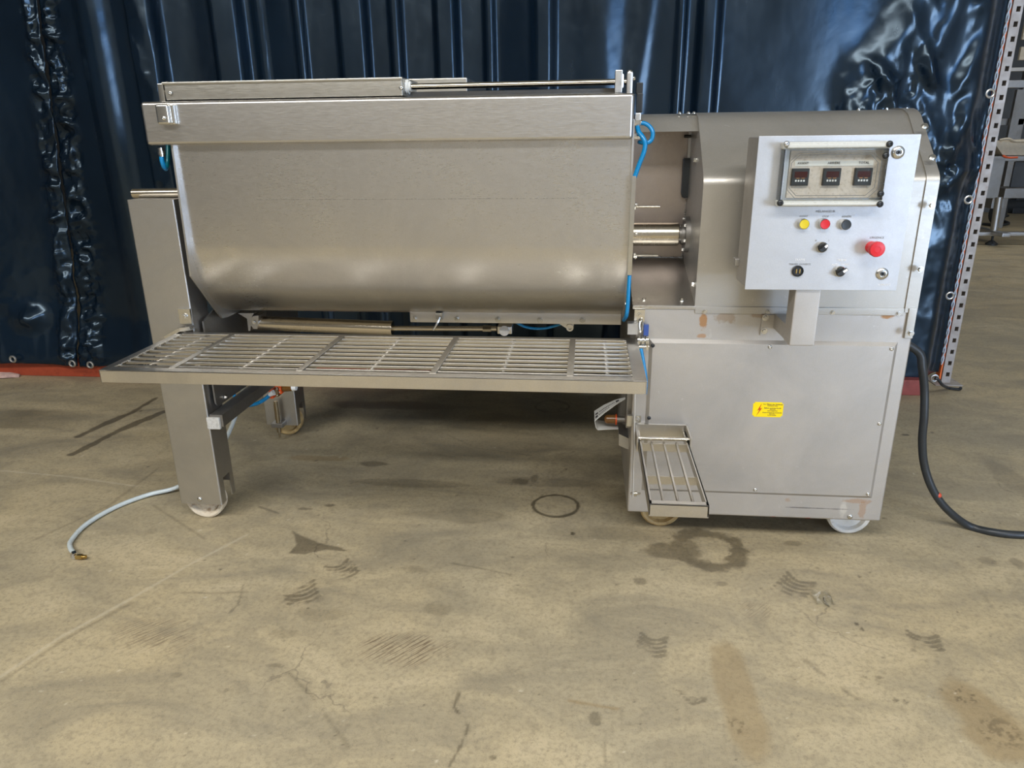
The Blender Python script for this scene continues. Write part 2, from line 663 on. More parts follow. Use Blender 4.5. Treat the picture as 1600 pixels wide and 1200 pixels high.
HEX = hexhead('hex_bolt', 0.007, 0.009, 'steel_bolt')
HEX_S = hexhead('hex_bolt_small', 0.005, 0.006, 'steel_bolt')
DOME = domehead('dome_bolt', 0.0065, 'steel_bolt')
DOME_K = domehead('dark_hole_dome', 0.0065, 'black_plastic')
DOME_B = domehead('dome_bolt_big', 0.009, 'steel_bolt', False)


def put(name, me, loc, parent, rot=None):
    return link(name, me, loc, parent, rot)


def text_mesh(body, size, mat, loc, parent, name, rot=(PI / 2, 0, 0), align='CENTER', depth=0.0003, sx=1.0):
    cu = bpy.data.curves.new(name, 'FONT')
    cu.body = body
    cu.size = size
    cu.align_x = align
    cu.align_y = 'CENTER'
    cu.extrude = depth
    cu.resolution_u = 2
    tmp = bpy.data.objects.new(name + '_src', cu)
    COL.objects.link(tmp)
    dg = bpy.context.evaluated_depsgraph_get()
    me = bpy.data.meshes.new_from_object(tmp.evaluated_get(dg))
    bpy.data.objects.remove(tmp)
    bpy.data.curves.remove(cu)
    me.materials.clear()
    me.materials.append(MATS[mat])
    o = link(name, me, loc, parent, rot)
    o.scale = (sx, 1, 1)
    return o

# ------------------------------------------------------------------ floor with its stains
TAB = RNG.rand(256, 256).astype(np.float32)


def vnoise(x, y):
    xi, yi = np.floor(x).astype(int), np.floor(y).astype(int)
    fx, fy = x - xi, y - yi
    fx, fy = fx * fx * (3 - 2 * fx), fy * fy * (3 - 2 * fy)
    a, b = TAB[xi & 255, yi & 255], TAB[(xi + 1) & 255, yi & 255]
    c, d = TAB[xi & 255, (yi + 1) & 255], TAB[(xi + 1) & 255, (yi + 1) & 255]
    return (a * (1 - fx) + b * fx) * (1 - fy) + (c * (1 - fx) + d * fx) * fy


def fbm(x, y, o=4):
    s, a, t = 0, 0.5, 0
    for i in range(o):
        s = s + a * vnoise(x * 2 ** i + 17.3 * i, y * 2 ** i + 5.1 * i)
        t += a
        a *= 0.55
    return s / t


def sstep(a, b, v):
    t = np.clip((v - a) / (b - a), 0, 1)
    return t * t * (3 - 2 * t)


def build_floor():
    xs = np.concatenate([np.linspace(-7, -2.5, 12)[:-1], np.arange(-2.5, 2.1, 0.0055), np.linspace(2.1, 10, 18)[1:]])
    ys = [-6.0, -4, -2, -1, -0.2, 0.3, 0.6, 0.8]
    y = 0.9
    while y < 4.3:
        ys.append(y)
        y += max(0.0042, 0.0023 * y)
    ys += [4.3, 4.8, 5.4, 6, 7, 8, 9, 10, 11, 12, 13, 14]
    ys = np.array(ys)
    nx, ny = len(xs), len(ys)
    XX, YY = np.meshgrid(xs, ys)
    A = np.zeros((ny, nx, 4), np.float32)

    def region(pts, pad):
        p = np.array([(q[0], q[1]) for q in pts])
        i0, i1 = np.searchsorted(xs, p[:, 0].min() - pad), np.searchsorted(xs, p[:, 0].max() + pad)
        j0, j1 = np.searchsorted(ys, p[:, 1].min() - pad), np.searchsorted(ys, p[:, 1].max() + pad)
        return slice(j0, max(j1, j0 + 1)), slice(i0, max(i1, i0 + 1))

    def put_mask(sl, ch, m, k):
        A[sl[0], sl[1], ch] = np.maximum(A[sl[0], sl[1], ch], np.clip(m, 0, 1) * k)

    def wobble(X, Y, s, a):
        return (fbm(X * s, Y * s) - 0.5) * 2 * a

    def poly(px, ch, k, rag=0.012, soft=0.006, fr=25):
        P = [on_floor(*q) for q in px]
        sl = region(P, 0.06)
        X, Y = XX[sl], YY[sl]
        inside = np.zeros(X.shape, bool)
        dist = np.full(X.shape, 9.0)
        n = len(P)
        for i in range(n):
            a, b = P[i], P[(i + 1) % n]
            cond = ((a.y > Y) != (b.y > Y)) & (X < (b.x - a.x) * (Y - a.y) / (b.y - a.y + 1e-12) + a.x)
            inside ^= cond
            dx, dy = b.x - a.x, b.y - a.y
            t = np.clip(((X - a.x) * dx + (Y - a.y) * dy) / (dx * dx + dy * dy + 1e-12), 0, 1)
            dist = np.minimum(dist, np.hypot(X - a.x - t * dx, Y - a.y - t * dy))
        sd = np.where(inside, dist, -dist) + wobble(X, Y, fr, rag)
        put_mask(sl, ch, sstep(-soft, soft, sd), k)

    def line(px, ch, k, w, rag=0.004, soft=0.004, fr=30, brk=0.0):
        P = [on_floor(*q) for q in px]
        sl = region(P, w + 0.04)
        X, Y = XX[sl], YY[sl]
        dist = np.full(X.shape, 9.0)
        for a, b in zip(P, P[1:]):
            dx, dy = b.x - a.x, b.y - a.y
            t = np.clip(((X - a.x) * dx + (Y - a.y) * dy) / (dx * dx + dy * dy + 1e-12), 0, 1)
            dist = np.minimum(dist, np.hypot(X - a.x - t * dx, Y - a.y - t * dy))
        m = sstep(w + soft, w - soft * 0.3, dist + wobble(X, Y, fr, rag))
        if brk:
            m = m * sstep(brk - 0.1, brk + 0.1, fbm(X * 14, Y * 14))
        put_mask(sl, ch, m, k)

    def ring(c, rx, w, ch, k, rag=0.006, brk=0.0):
        C, E = on_floor(*c), on_floor(c[0] + rx, c[1])
        r = (E - C).length
        sl = region([C], r + w + 0.05)
        X, Y = XX[sl], YY[sl]
        d = np.abs(np.hypot(X - C.x, Y - C.y) - r) + wobble(X, Y, 30, rag)
        m = sstep(w, w * 0.45, d)
        if brk:
            m = m * (0.35 + 0.65 * sstep(brk - 0.12, brk + 0.12, fbm(X * 9, Y * 9)))
        put_mask(sl, ch, m, k)

    def patch(c, rx, ry, ch, k, rag=0.5, fr=12, thr=None):
        """ragged oval patch, rx and ry in photo pixels"""
        C, Ex = on_floor(*c), on_floor(c[0] + rx, c[1])
        a = (Ex - C).length
        b = abs(on_floor(c[0], c[1] + ry).y - on_floor(c[0], c[1] - ry).y) / 2
        sl = region([C + Vector((a, b, 0)), C - Vector((a, b, 0))], 0.08)
        X, Y = XX[sl], YY[sl]
        d = np.hypot((X - C.x) / a, (Y - C.y) / b) + (fbm(X * fr, Y * fr) - 0.5) * 2 * rag
        m = sstep(1.0, 0.6, d)
        if thr is not None:
            m = m * sstep(thr - 0.05, thr + 0.05, fbm(X * 90, Y * 90))
        put_mask(sl, ch, m, k)

    def hatch(c, rx, ry, ang, ch, k, n=18):
        C, Ex = on_floor(*c), on_floor(c[0] + rx, c[1])
        a = (Ex - C).length
        b = abs(on_floor(c[0], c[1] + ry).y - on_floor(c[0], c[1] - ry).y) / 2
        sl = region([C + Vector((a, b, 0)), C - Vector((a, b, 0))], 0.05)
        X, Y = XX[sl], YY[sl]
        d = np.hypot((X - C.x) / a, (Y - C.y) / b) + (fbm(X * 9, Y * 9) - 0.5) * 1.1
        put_mask(sl, 3, sstep(1.0, 0.35, d), k)

    def foot(c, s, ang):
        """sole print: a fan of short curved bars"""
        C = on_floor(*c)
        for i in range(5):
            t = (i - 2) / 2.0
            for sd in (-1, 1):
                o = Vector((sd * 0.026, t * 0.045, 0))
                q = []
                for j in range(4):
                    w = j / 3.0
                    q.append(o + Vector((sd * (w - 0.5) * 0.044, 0.022 * w * w + 0.006 * t * w, 0)))
                R = Matrix.Rotation(ang, 3, 'Z')
                W = [C + R @ (p * s) for p in q]
                sl = region(W, 0.03)
                X, Y = XX[sl], YY[sl]
                dist = np.full(X.shape, 9.0)
                for a, b in zip(W, W[1:]):
                    dx, dy = b.x - a.x, b.y - a.y
                    tt = np.clip(((X - a.x) * dx + (Y - a.y) * dy) / (dx * dx + dy * dy + 1e-12), 0, 1)
                    dist = np.minimum(dist, np.hypot(X - a.x - tt * dx, Y - a.y - tt * dy))
                m = sstep(0.0105 * s, 0.005 * s, dist + wobble(X, Y, 40, 0.004)) * sstep(0.36, 0.56, fbm(X * 22, Y * 22))
                put_mask(sl, 0, m, 0.62)

    # wet patch shaped like a kite, rings left by drums, splashes
    poly([(456, 829), (464, 849), (450, 865), (476, 866), (508, 859), (547, 862), (530, 855), (506, 850), (484, 842), (466, 834)], 0, 0.72, 0.006, 0.004)
    ring((868, 790), 35, 0.0105, 0, 0.9, 0.005)
    ring((863, 635), 26, 0.012, 0, 0.75, 0.01, 0.45)
    ring((1108, 858), 47, 0.040, 0, 0.72, 0.03, 0.25)
    patch((1045, 862), 48, 14, 0, 0.62, 0.6, 10)
    patch((1068, 850), 30, 12, 0, 0.6, 0.5, 14)
    patch((1155, 861), 16, 5, 0, 0.7, 0.5)
    patch((812, 752), 20, 9, 0, 0.75, 0.7, 16)
    patch((835, 748), 9, 6, 0, 0.6, 0.7, 22)
    line([(244, 622), (205, 645), (170, 660), (122, 682)], 0, 0.80, 0.016, 0.016, 0.008, 14)
    line([(262, 641), (215, 660), (165, 683), (112, 710)], 0, 0.80, 0.022, 0.020, 0.008, 14)
    patch((40, 655), 75, 16, 0, 0.45, 0.5, 4)
    # under and behind the machine: drips, tyre marks, broad darker patches
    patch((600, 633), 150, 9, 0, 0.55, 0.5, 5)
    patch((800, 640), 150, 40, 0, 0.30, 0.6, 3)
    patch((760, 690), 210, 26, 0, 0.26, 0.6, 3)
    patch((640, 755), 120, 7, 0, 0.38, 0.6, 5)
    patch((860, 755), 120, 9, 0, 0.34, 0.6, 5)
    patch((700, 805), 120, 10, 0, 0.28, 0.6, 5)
    patch((590, 725), 30, 4, 0, 0.6, 0.6, 14)
    patch((515, 790), 12, 3, 0, 0.7, 0.6, 20)
    patch((477, 795), 15, 2.5, 0, 0.6, 0.6, 20)
    line([(405, 792), (435, 802)], 0, 0.6, 0.004)
    patch((500, 716), 70, 5, 1, 0.4, 0.6, 8)
    patch((1260, 822), 150, 12, 0, 0.26, 0.5, 5)
    patch((1000, 835), 170, 14, 0, 0.22, 0.6, 5)
    patch((1240, 850), 20, 5, 0, 0.45, 0.6, 16)
    patch((1000, 908), 14, 7, 0, 0.55, 0.6, 20)
    patch((1128, 912), 15, 6, 0, 0.45, 0.7, 20)
    patch((1205, 920), 8, 4, 0, 0.4, 0.7, 20)
    patch((1545, 877), 20, 8, 0, 0.5, 0.6, 14)
    patch((1588, 879), 14, 10, 0, 0.5, 0.6, 14)
    patch((1575, 745), 22, 30, 0, 0.30, 0.6, 8)
    patch((1338, 975), 4, 3, 0, 0.9, 0.5, 30)
    patch((1347, 983), 3, 3, 0, 0.9, 0.5, 30)
    patch((895, 834), 4, 3, 0, 0.95, 0.4, 30)
    patch((1415, 680), 8, 2, 0, 0.8, 0.6, 30)
    patch((1530, 575), 60, 10, 0, 0.40, 0.8, 9)
    patch((1560, 545), 40, 6, 0, 0.40, 0.8, 9)
    # sole prints
    foot((472, 930), 0.95, 0.5)
    foot((537, 893), 0.85, 0.7)
    foot((1240, 918), 0.95, -0.6)
    foot((1018, 1012), 0.75, -0.2)
    foot((1448, 1010), 0.8, -0.2)
    foot((320, 768), 0.5, 0.3)
    foot((1085, 1088), 0.5, 0.6)
    patch((1010, 1000), 10, 7, 0, 0.5, 0.6, 20)
    patch((500, 960), 40, 10, 0, 0.22, 0.7, 14)
    patch((440, 990), 30, 9, 0, 0.25, 0.8, 14)
    patch((685, 955), 30, 12, 0, 0.28, 0.8, 14)
    patch((640, 890), 30, 8, 0, 0.25, 0.8, 14)
    # brushed patches, rust coloured seepage
    hatch((622, 1016), 95, 32, 0.75, 1, 0.85)
    hatch((250, 992), 90, 34, 0.75, 1, 0.6)
    hatch((1180, 955), 30, 20, 2.3, 1, 0.35)
    patch((1152, 1085), 34, 110, 1, 0.38, 0.45, 6)
    patch((1150, 1135), 18, 14, 0, 0.5, 0.6, 12, 0.58)
    patch((1545, 1130), 62, 80, 1, 0.45, 0.6, 6)
    patch((1560, 1145), 40, 30, 0, 0.45, 0.6, 12, 0.56)
    patch((1490, 1085), 40, 16, 0, 0.6, 0.6, 12, 0.62)
    patch((1365, 1055), 24, 10, 0, 0.6, 0.6, 12, 0.6)
    patch((1410, 1095), 26, 8, 0, 0.6, 0.6, 12, 0.6)
    patch((930, 1122), 9, 10, 0, 0.5, 0.6, 20)
    patch((945, 1175), 4, 22, 0, 0.35, 0.4, 20)
    patch((275, 1055), 9, 5, 0, 0.25, 0.6, 20)
    patch((355, 1078), 6, 4, 0, 0.45, 0.6, 20)
    patch((770, 1184), 6, 5, 0, 0.6, 0.6, 30)
    patch((587, 1090), 5, 3, 0, 0.5, 0.6, 30)
    patch((430, 1040), 22, 5, 0, 0.4, 0.6, 12, 0.52)
    # scratches and joints
    line([(0, 1058), (95, 995), (200, 938), (300, 880), (385, 836)], 2, 0.30, 0.0045, 0.003, 0.004, 30)
    line([(4, 1064), (99, 1000), (204, 943)], 0, 0.30, 0.004, 0.003, 0.004, 30)
    line([(450, 1050), (490, 1090), (545, 1168)], 0, 0.35, 0.0030, 0.003, 0.004, 30, 0.42)
    line([(718, 1080), (710, 1105), (732, 1135), (722, 1160), (702, 1198)], 0, 0.7, 0.0022, 0.004, 0.003, 40, 0.38)
    line([(380, 915), (372, 945), (358, 958)], 0, 0.5, 0.0022, 0.004, 0.003, 40)
    line([(285, 926), (330, 927), (385, 925)], 0, 0.35, 0.003)
    line([(1180, 970), (1230, 1010), (1300, 1065), (1350, 1100)], 0, 0.38, 0.004, 0.004, 0.004, 30, 0.45)
    line([(985, 820), (965, 870)], 0, 0.12, 0.01)
    line([(700, 680), (745, 700), (830, 712)], 0, 0.5, 0.004)
    line([(240, 790), (320, 842)], 0, 0.4, 0.0028, 0.003)
    line([(0, 735), (110, 745), (215, 760)], 2, 0.35, 0.0035)
    line([(40, 850), (170, 790), (250, 730)], 0, 0.30, 0.0045, 0.004, 0.004, 30, 0.4)
    line([(890, 1095), (930, 1102), (965, 1108)], 1, 0.45, 0.003)
    line([(1495, 880), (1560, 960)], 0, 0.25, 0.004, brk=0.45)
    line([(705, 880), (750, 888), (798, 898)], 0, 0.4, 0.003)
    # scattered specks
    for i in range(260):
        px, py = RNG.uniform(0, 1600), RNG.uniform(640, 1195)
        patch((px, py), RNG.uniform(1.2, 3.2), RNG.uniform(0.8, 1.8), 0 if RNG.rand() < 0.7 else 2, RNG.uniform(0.3, 0.8), 0.5, 40)

    me = bpy.data.meshes.new('floor')
    nv = nx * ny
    co = np.zeros((nv, 3), np.float32)
    co[:, 0], co[:, 1] = XX.ravel(), YY.ravel()
    idx = np.arange(nv).reshape(ny, nx)
    q = np.stack([idx[:-1, :-1], idx[:-1, 1:], idx[1:, 1:], idx[1:, :-1]], -1).reshape(-1, 4)
    me.vertices.add(nv)
    me.vertices.foreach_set('co', co.ravel())
    me.loops.add(q.size)
    me.loops.foreach_set('vertex_index', q.ravel().astype(np.int32))
    me.polygons.add(len(q))
    me.polygons.foreach_set('loop_start', np.arange(0, q.size, 4, dtype=np.int32))
    me.polygons.foreach_set('loop_total', np.full(len(q), 4, np.int32))
    me.update()
    ca = me.color_attributes.new('stain', 'FLOAT_COLOR', 'POINT')
    ca.data.foreach_set('color', A.reshape(-1))
    me.materials.append(MATS['concrete_floor'])
    o = link('floor', me, (0, 0, 0))
    struct(o)
    return o


build_floor()

# ------------------------------------------------------------------ the hall around
HX0, HX1, HY0, HY1, HZ = -7.0, 10.0, -6.0, 14.0, 4.5


def wall(name, boxes, mat='wall_paint'):
    bm = BM()
    for lo, hi in boxes:
        box(bm, lo, hi)
    return struct(obj(name, bm, mat, smooth=False))


wall('wall_left', [((HX0 - 0.2, HY0, 0), (HX0, HY1, HZ))], 'wall_dark')
wall('wall_right', [((HX1, HY0, 0), (HX1 + 0.2, HY1, HZ))])
wall('wall_rear', [((HX0, HY1, 0), (HX1, HY1 + 0.2, HZ))], 'wall_dark')
DX0, DX1, DZ = 4.75, 8.45, 3.8
wall('wall_front', [((HX0, HY0 - 0.2, 0), (DX0, HY0, HZ)), ((DX1, HY0 - 0.2, 0), (HX1, HY0, HZ)), ((DX0, HY0 - 0.2, DZ), (DX1, HY0, HZ))])
wall('ceiling', [((HX0, HY0, HZ), (HX1, HY1, HZ + 0.1))], 'ceiling_sheet')

# ------------------------------------------------------------------ tarpaulin curtains
YC = 3.92


def grid_mesh(name, X, Z, Y, mat):
    ny, nx = X.shape
    nv = nx * ny
    co = np.stack([X, Y, Z], -1).reshape(-1, 3)
    c = np.array([(co[:, 0].min() + co[:, 0].max()) / 2, co[:, 1].mean(), co[:, 2].min()])
    co = (co - c).astype(np.float32)
    idx = np.arange(nv).reshape(ny, nx)
    q = np.stack([idx[:-1, :-1], idx[:-1, 1:], idx[1:, 1:], idx[1:, :-1]], -1).reshape(-1, 4)
    me = bpy.data.meshes.new(name)
    me.vertices.add(nv)
    me.vertices.foreach_set('co', co.ravel())
    me.loops.add(q.size)
    me.loops.foreach_set('vertex_index', q.ravel().astype(np.int32))
    me.polygons.add(len(q))
    me.polygons.foreach_set('loop_start', np.arange(0, q.size, 4, dtype=np.int32))
    me.polygons.foreach_set('loop_total', np.full(len(q), 4, np.int32))
    me.polygons.foreach_set('use_smooth', np.ones(len(q), bool))
    me.update()
    me.materials.append(MATS[mat])
    o = link(name, me, c)
    md = o.modifiers.new('thickness', 'SOLIDIFY')
    md.thickness = 0.0015
    return o


def px_x(px, py=60):
    return at(px, py, YC).x


def trap(X, c, w, e):
    return sstep(w / 2 + e, w / 2, np.abs(X - c))


def ridged(x, y, o=3):
    s, a, t = 0, 0.5, 0
    for i in range(o):
        s = s + a * (1 - np.abs(2 * vnoise(x * 2 ** i + 9.7 * i, y * 2 ** i + 3.3 * i) - 1)) ** 2
        t += a
        a *= 0.5
    return s / t


def seam_x(Z):
    return -3.05 + (Z - 0.05) * 0.085


def main_tarp():
    zs = np.linspace(0.0, 1.0, 230)
    us = np.linspace(0.0, 1.0, 470)
    U, V = np.meshgrid(us, zs)
    zb = 0.088 + 0.012 * np.sin(U * 17) - 0.018 * sstep(0.16, 0.0, U)
    Z = zb + V * (2.75 - zb)
    X = seam_x(Z) + U * (1.995 - seam_x(Z))
    D = np.zeros_like(X)
    slow = 0.012 * np.sin(Z * 2.3 + 0.7)
    #   photo pixel of the fold, width, edge softness, height
    for px, w, e, h in ((155, 0.03, 0.10, 0.045), (236, 0.10, 0.05, 0.060), (356, 0.10, 0.045, 0.055), (403, 0.012, 0.04, 0.022), (470, 0.02, 0.03, 0.036),
                        (552, 0.10, 0.045, 0.050), (618, 0.02, 0.035, 0.036), (695, 0.065, 0.04, 0.045), (762, 0.02, 0.03, 0.034),
                        (848, 0.05, 0.05, 0.035), (1060, 0.012, 0.03, 0.02), (1103, 0.055, 0.04, 0.045)):
        x0 = px_x(px)
        D += h * trap(X + slow * 0.5, x0, w, e)
    # the pleats fade out low down, where the sheet is pulled flat
    D *= 0.45 + 0.55 * sstep(0.5, 1.5, Z)
    lf = 1 - 0.8 * sstep(-0.1, 0.5, X)
    D += 0.02 * np.sin(X * 2.1 + 0.4) + lf * (0.03 * np.sin(X * 5.3 + 1.0 + Z * 0.4) + 0.012 * np.sin(X * 13.0 + 2.0 * np.sin(X * 3.1) + Z * 0.3))
    # long slanting drapes of the right half
    for xa, sl, w, h in ((0.62, -0.34, 0.22, 0.010), (1.36, 0.36, 0.10, 0.045), (1.56, 0.30, 0.07, 0.03), (0.22, 0.10, 0.05, 0.016)):
        c = xa + (Z - 1.5) * sl
        D += h * np.exp(-((X - c) / w) ** 2)
    # crumples: finely along the left seam, coarsely at the right
    ml = np.exp(-((X - seam_x(Z) - 0.07) / 0.07) ** 2)
    D += ml * (0.085 * (ridged(X * 9 + 3, Z * 12) - 0.35) + 0.035 * (fbm(X * 34, Z * 34) - 0.5))
    mr = sstep(1.05, 1.4, X + 0.25 * (1.4 - Z)) * (0.18 + 0.82 * sstep(0.9, 1.25, Z)) * (1 - 0.75 * sstep(1.5, 1.8, Z)) * (1 - 0.85 * sstep(1.60, 1.72, X) * sstep(1.2, 1.5, Z))
    D += mr * (0.085 * (ridged(X * 4.2 + Z * 2.2, Z * 2.6 - X * 1.4) - 0.35) + 0.035 * (fbm(X * 12, Z * 9) - 0.5))
    me_ = np.exp(-((X - 1.80) / 0.05) ** 2) * sstep(0.9, 1.25, Z)
    D += me_ * (0.010 * np.sin(Z * 24 + 8 * fbm(X * 3, Z * 3) - X * 20) * (1 + 1.5 * sstep(1.6, 1.3, Z)) + 0.012)
    D += (0.004 - 0.0025 * sstep(0.1, 0.4, X)) * (fbm(X * 7, Z * 5) - 0.5)
    mp = np.exp(-((X - px_x(230)) / 0.07) ** 2)
    D += mp * 0.03 * (ridged(X * 6 + 8, Z * 4) - 0.4)
    # hem runs back to the post
    back = 0.14 * sstep(1.84, 1.99, X)
    Y = YC - D + back - 0.06 * sstep(0.40, 0.10, Z) * sstep(-1.5, -2.2, X)
    o = grid_mesh('tarpaulin_curtain', X, Z, Y, 'tarp_blue')
    tag(o, 'wide pleated dark blue tarpaulin curtain hanging behind the whole machine', 'curtain')
    return o


def left_tarp():
    zs = np.linspace(0, 1, 200)
    us = np.linspace(0, 1, 170)
    U, V = np.meshgrid(us, zs)
    x0 = -4.7
    Z = 0.084 + 0.012 * np.sin(U * 9 + 1) + V * (2.75 - 0.08)
    X = x0 + U * (seam_x(Z) - 0.006 - x0)
    D = 0.03 * np.sin(X * 3.3 + 2) + 0.012 * np.sin(X * 9 + Z)
    ms = np.exp(-((X - seam_x(Z) + 0.06) / 0.05) ** 2)
    D += ms * (0.07 * (ridged(X * 10 + 30, Z * 12) - 0.4) + 0.03 * (fbm(X * 36, Z * 36) - 0.5) + 0.03 * sstep(1.4, 0.9, Z))
    # dented pocket low down
    c = at(52, 495, YC)
    D += 0.075 * np.exp(-(((X - c.x) / 0.10) ** 2 + ((Z - c.z) / 0.07) ** 2)) * (0.4 + ridged(X * 5, Z * 6))
    D += sstep(0.9, 0.2, Z) * 0.035 * (ridged(X * 4 + 6, Z * 2.4) - 0.4)
    D += 0.006 * (fbm(X * 7, Z * 5) - 0.5)
    o = grid_mesh('tarpaulin_curtain', X, Z, YC - 0.012 - D - 0.06 * sstep(0.40, 0.10, Z), 'tarp_blue')
    tag(o, 'narrow dark blue tarpaulin curtain with a dented pocket, left of the crumpled seam', 'curtain')
    return o


TM = main_tarp()
TL = left_tarp()


def grommet(px, py, parent, y):
    p = at(px, py, y)
    bm = BM()
    torus(bm, p, (0, 1, 0.0), 0.0175, 0.006, 20, 8)
    return obj('grommet', bm, 'zinc', parent)


for px, py in ((20, 561), (113, 568)):
    grommet(px, py, TL, YC - 0.10)
grommet(141, 570, TM, YC - 0.10)
grommet(1460, 591, TM, YC - 0.03)
for px, py in ((1547, 146), (1513, 312), (1484, 462)):
    grommet(px, py, TM, YC + 0.03)

# red beams lying along the foot of the curtain
bm = BM()
box(bm, (-4.8, 3.900, 0), (-0.9, 4.0, 0.088), 0.004)
tag(obj('floor_beam', bm, 'beam_red', base=True), 'long orange-red steel beam on the floor under the left curtain', 'beam')
bm = BM()
box(bm, (0.9, 3.885, 0), (1.855, 3.985, 0.088), 0.004)
tag(obj('floor_beam', bm, 'beam_maroon', base=True), 'short maroon steel beam end on the floor beside the perforated post', 'beam')

# ------------------------------------------------------------------ the mixer
MX = thing('paddle_mixer', 'stainless steel industrial paddle mixer on wheels with a control cabinet and folding grate platform', 'machine', (-0.2, 2.7, 0))

# --- tub --------------------------------------------------------------
TX0, TX1 = -1.275, 0.128
Y1, Y2, RT, ZT = 2.5, 2.98, 0.272, 1.039
prof = [(Y1 - RT, 1.40), (Y1 - RT, 1.30), (Y1 - RT, 1.15)]
a_end = math.acos((2.74 - Y1) / RT)
for i in range(29):
    a = PI + (PI - a_end) * i / 28
    prof.append((Y1 + RT * math.cos(a), ZT + RT * math.sin(a)))
for i in range(1, 29):
    a = PI + a_end + (PI - a_end) * i / 28
    prof.append((Y2 + RT * math.cos(a), ZT + RT * math.sin(a)))
prof += [(Y2 + RT, 1.15), (Y2 + RT, 1.30), (Y2 + RT, 1.40)]
bm = BM()
sheet(bm, prof, TX0, TX1, 0.006)
TUB = obj('tub', bm, 'steel_tub', MX, angle=50)
TUB['label'] = 'brushed steel trough with a rounded belly'


def end_plate(x0, x1, grow=0.012):
    p = [(2.228 - grow, 1.40), (2.205, 0.94), (2.335, 0.79), (2.362, 0.763), (2.40, 0.757), (3.08, 0.757), (3.118, 0.763), (3.145, 0.79), (3.275, 0.94), (3.252 + grow, 1.40)]
    b = BM()
    prism(b, [(x0, y, z) for y, z in p], (x1 - x0, 0, 0))
    return obj('end_plate', b, 'steel_leg', TUB)


end_plate(TX0 - 0.005, TX0 + 0.001)
# the right end plate follows the trough closely
p = [(2.224, 1.40), (2.222, 1.0), (2.25, 0.90), (2.33, 0.80), (2.42, 0.757), (3.06, 0.757), (3.15, 0.80), (3.23, 0.90), (3.256, 1.0), (3.256, 1.40)]
bm = BM()
prism(bm, [(TX1 - 0.002, y, z) for y, z in p], (0.006, 0, 0))
obj('end_plate', bm, 'steel_leg', TUB)

bm = BM()
box(bm, (-1.347, 2.195, 1.345), (0.127, 2.235, 1.469), 0.010, 3)
box(bm, (-1.346, 2.22, 1.347), (-1.272, 3.28, 1.467), 0.008)
box(bm, (-1.346, 3.245, 1.347), (0.127, 3.285, 1.467), 0.008)
box(bm, (0.119, 2.22, 1.36), (0.127, 3.26, 1.466))
RIM = obj('rim', bm, 'steel_rim', TUB)
# weld line across the belly and fillet under the rim
c0, c1 = at(395, 312, Y1 - RT), at(900, 312, Y1 - RT)
bm = BM()
box(bm, (c0.x, Y1 - RT - 0.0008, c0.z - 0.0012), (c1.x, Y1 - RT + 0.001, c0.z + 0.0012))
obj('weld_seam', bm, 'weld', TUB)
# square knob block on the rim
bm = BM()
box(bm, (-1.287, 2.170, 1.403), (-1.246, 2.197, 1.461), 0.007, 3)
obj('latch_block', bm, 'steel_bolt', TUB)
bm = BM()
box(bm, (-1.249, 2.180, 1.403), (-1.234, 2.197, 1.461), 0.005, 2)
obj('latch_block', bm, 'steel_bolt', TUB)
put('screw', DOME, (-1.262, 2.170, 1.421), TUB)
# discharge flange below the trough with its bolts
fz = at(800, 496, 2.42).z
bm = BM()
box(bm, (at(641, 495, 2.42).x, 2.414, fz - 0.0205), (at(971, 495, 2.42).x, 2.428, fz + 0.019), 0.003)
box(bm, (at(641, 495, 2.42).x, 2.42, fz + 0.010), (at(971, 495, 2.42).x, 2.56, fz + 0.019), 0.002)
obj('discharge_flange', bm, 'steel_rim', TUB)
for px, py in ((648, 498), (714, 498), (778, 499), (844, 500), (910, 500)):
    put('bolt', HEX, at(px, py, 2.414), TUB)
bm = BM()
tube(bm, [at(688, 494, 2.40), at(684, 504, 2.39), at(677, 516, 2.385)], 0.004, 8)
box(bm, at(682, 498, 2.41), at(691, 489, 2.395), 0.003)
obj('toggle_clamp', bm, 'steel_bolt', TUB)
# channel that hides the air tubes on the right flank
bm = BM()
a, b = at(984, 430, 2.21), at(992, 275, 2.21)
prism(bm, [at(980.5, 430, 2.205), at(987, 430, 2.205), at(994, 275, 2.205), at(987.5, 275, 2.205)], (0, 0.03, 0))
obj('tube_channel', bm, 'steel_bolt', TUB)
for px, py in ((993, 320), (993, 366), (992, 402), (976, 475)):
    put('bolt', HEX_S, at(px, py, 2.26), TUB, (0, 0, PI / 2))
for px in (1031, 1028):
    py = 323 if px == 1031 else 399
    bm = BM()
    q0, q1 = at(990, py, 2.40), at(px, py, 2.40)
    cyl(bm, q0, q1, 0.0042, n=10)
    cyl(bm, q0, q0 + Vector((0.006, 0, 0)), 0.009, n=6)
    obj('guide_pin', bm, 'steel_rod', TUB)

# --- sliding lid, rail and its rods ------------------------------------
bm = BM()
box(bm, (-1.288, 2.24, 1.474), (-0.548, 2.43, 1.522), 0.004)
box(bm, (-1.292, 2.236, 1.518), (-0.546, 2.44, 1.5255), 0.002)
LID = obj('sliding_lid', bm, 'steel_lid', MX)
bm = BM()
box(bm, (-1.26, 2.70, 1.44), (-0.428, 3.20, 1.556), 0.004)
obj('rear_lid_panel', bm, 'steel_lid', LID)
bm = BM()
box(bm, (-1.26, 2.43, 1.44), (-0.56, 2.70, 1.5), 0.003)
obj('middle_lid_panel', bm, 'steel_lid', LID)
for px, py in ((266, 145), (627, 137)):
    put('screw', DOME, at(px, py, 2.238), LID)
bm = BM()
cyl(bm, (-0.547, 2.285, 1.502), (-0.538, 2.285, 1.502), 0.021, n=24)
cyl(bm, (-0.54, 2.285, 1.502), (-0.532, 2.285, 1.502), 0.015, n=24)
obj('bushing', bm, 'paper_white', LID)
bm = BM()
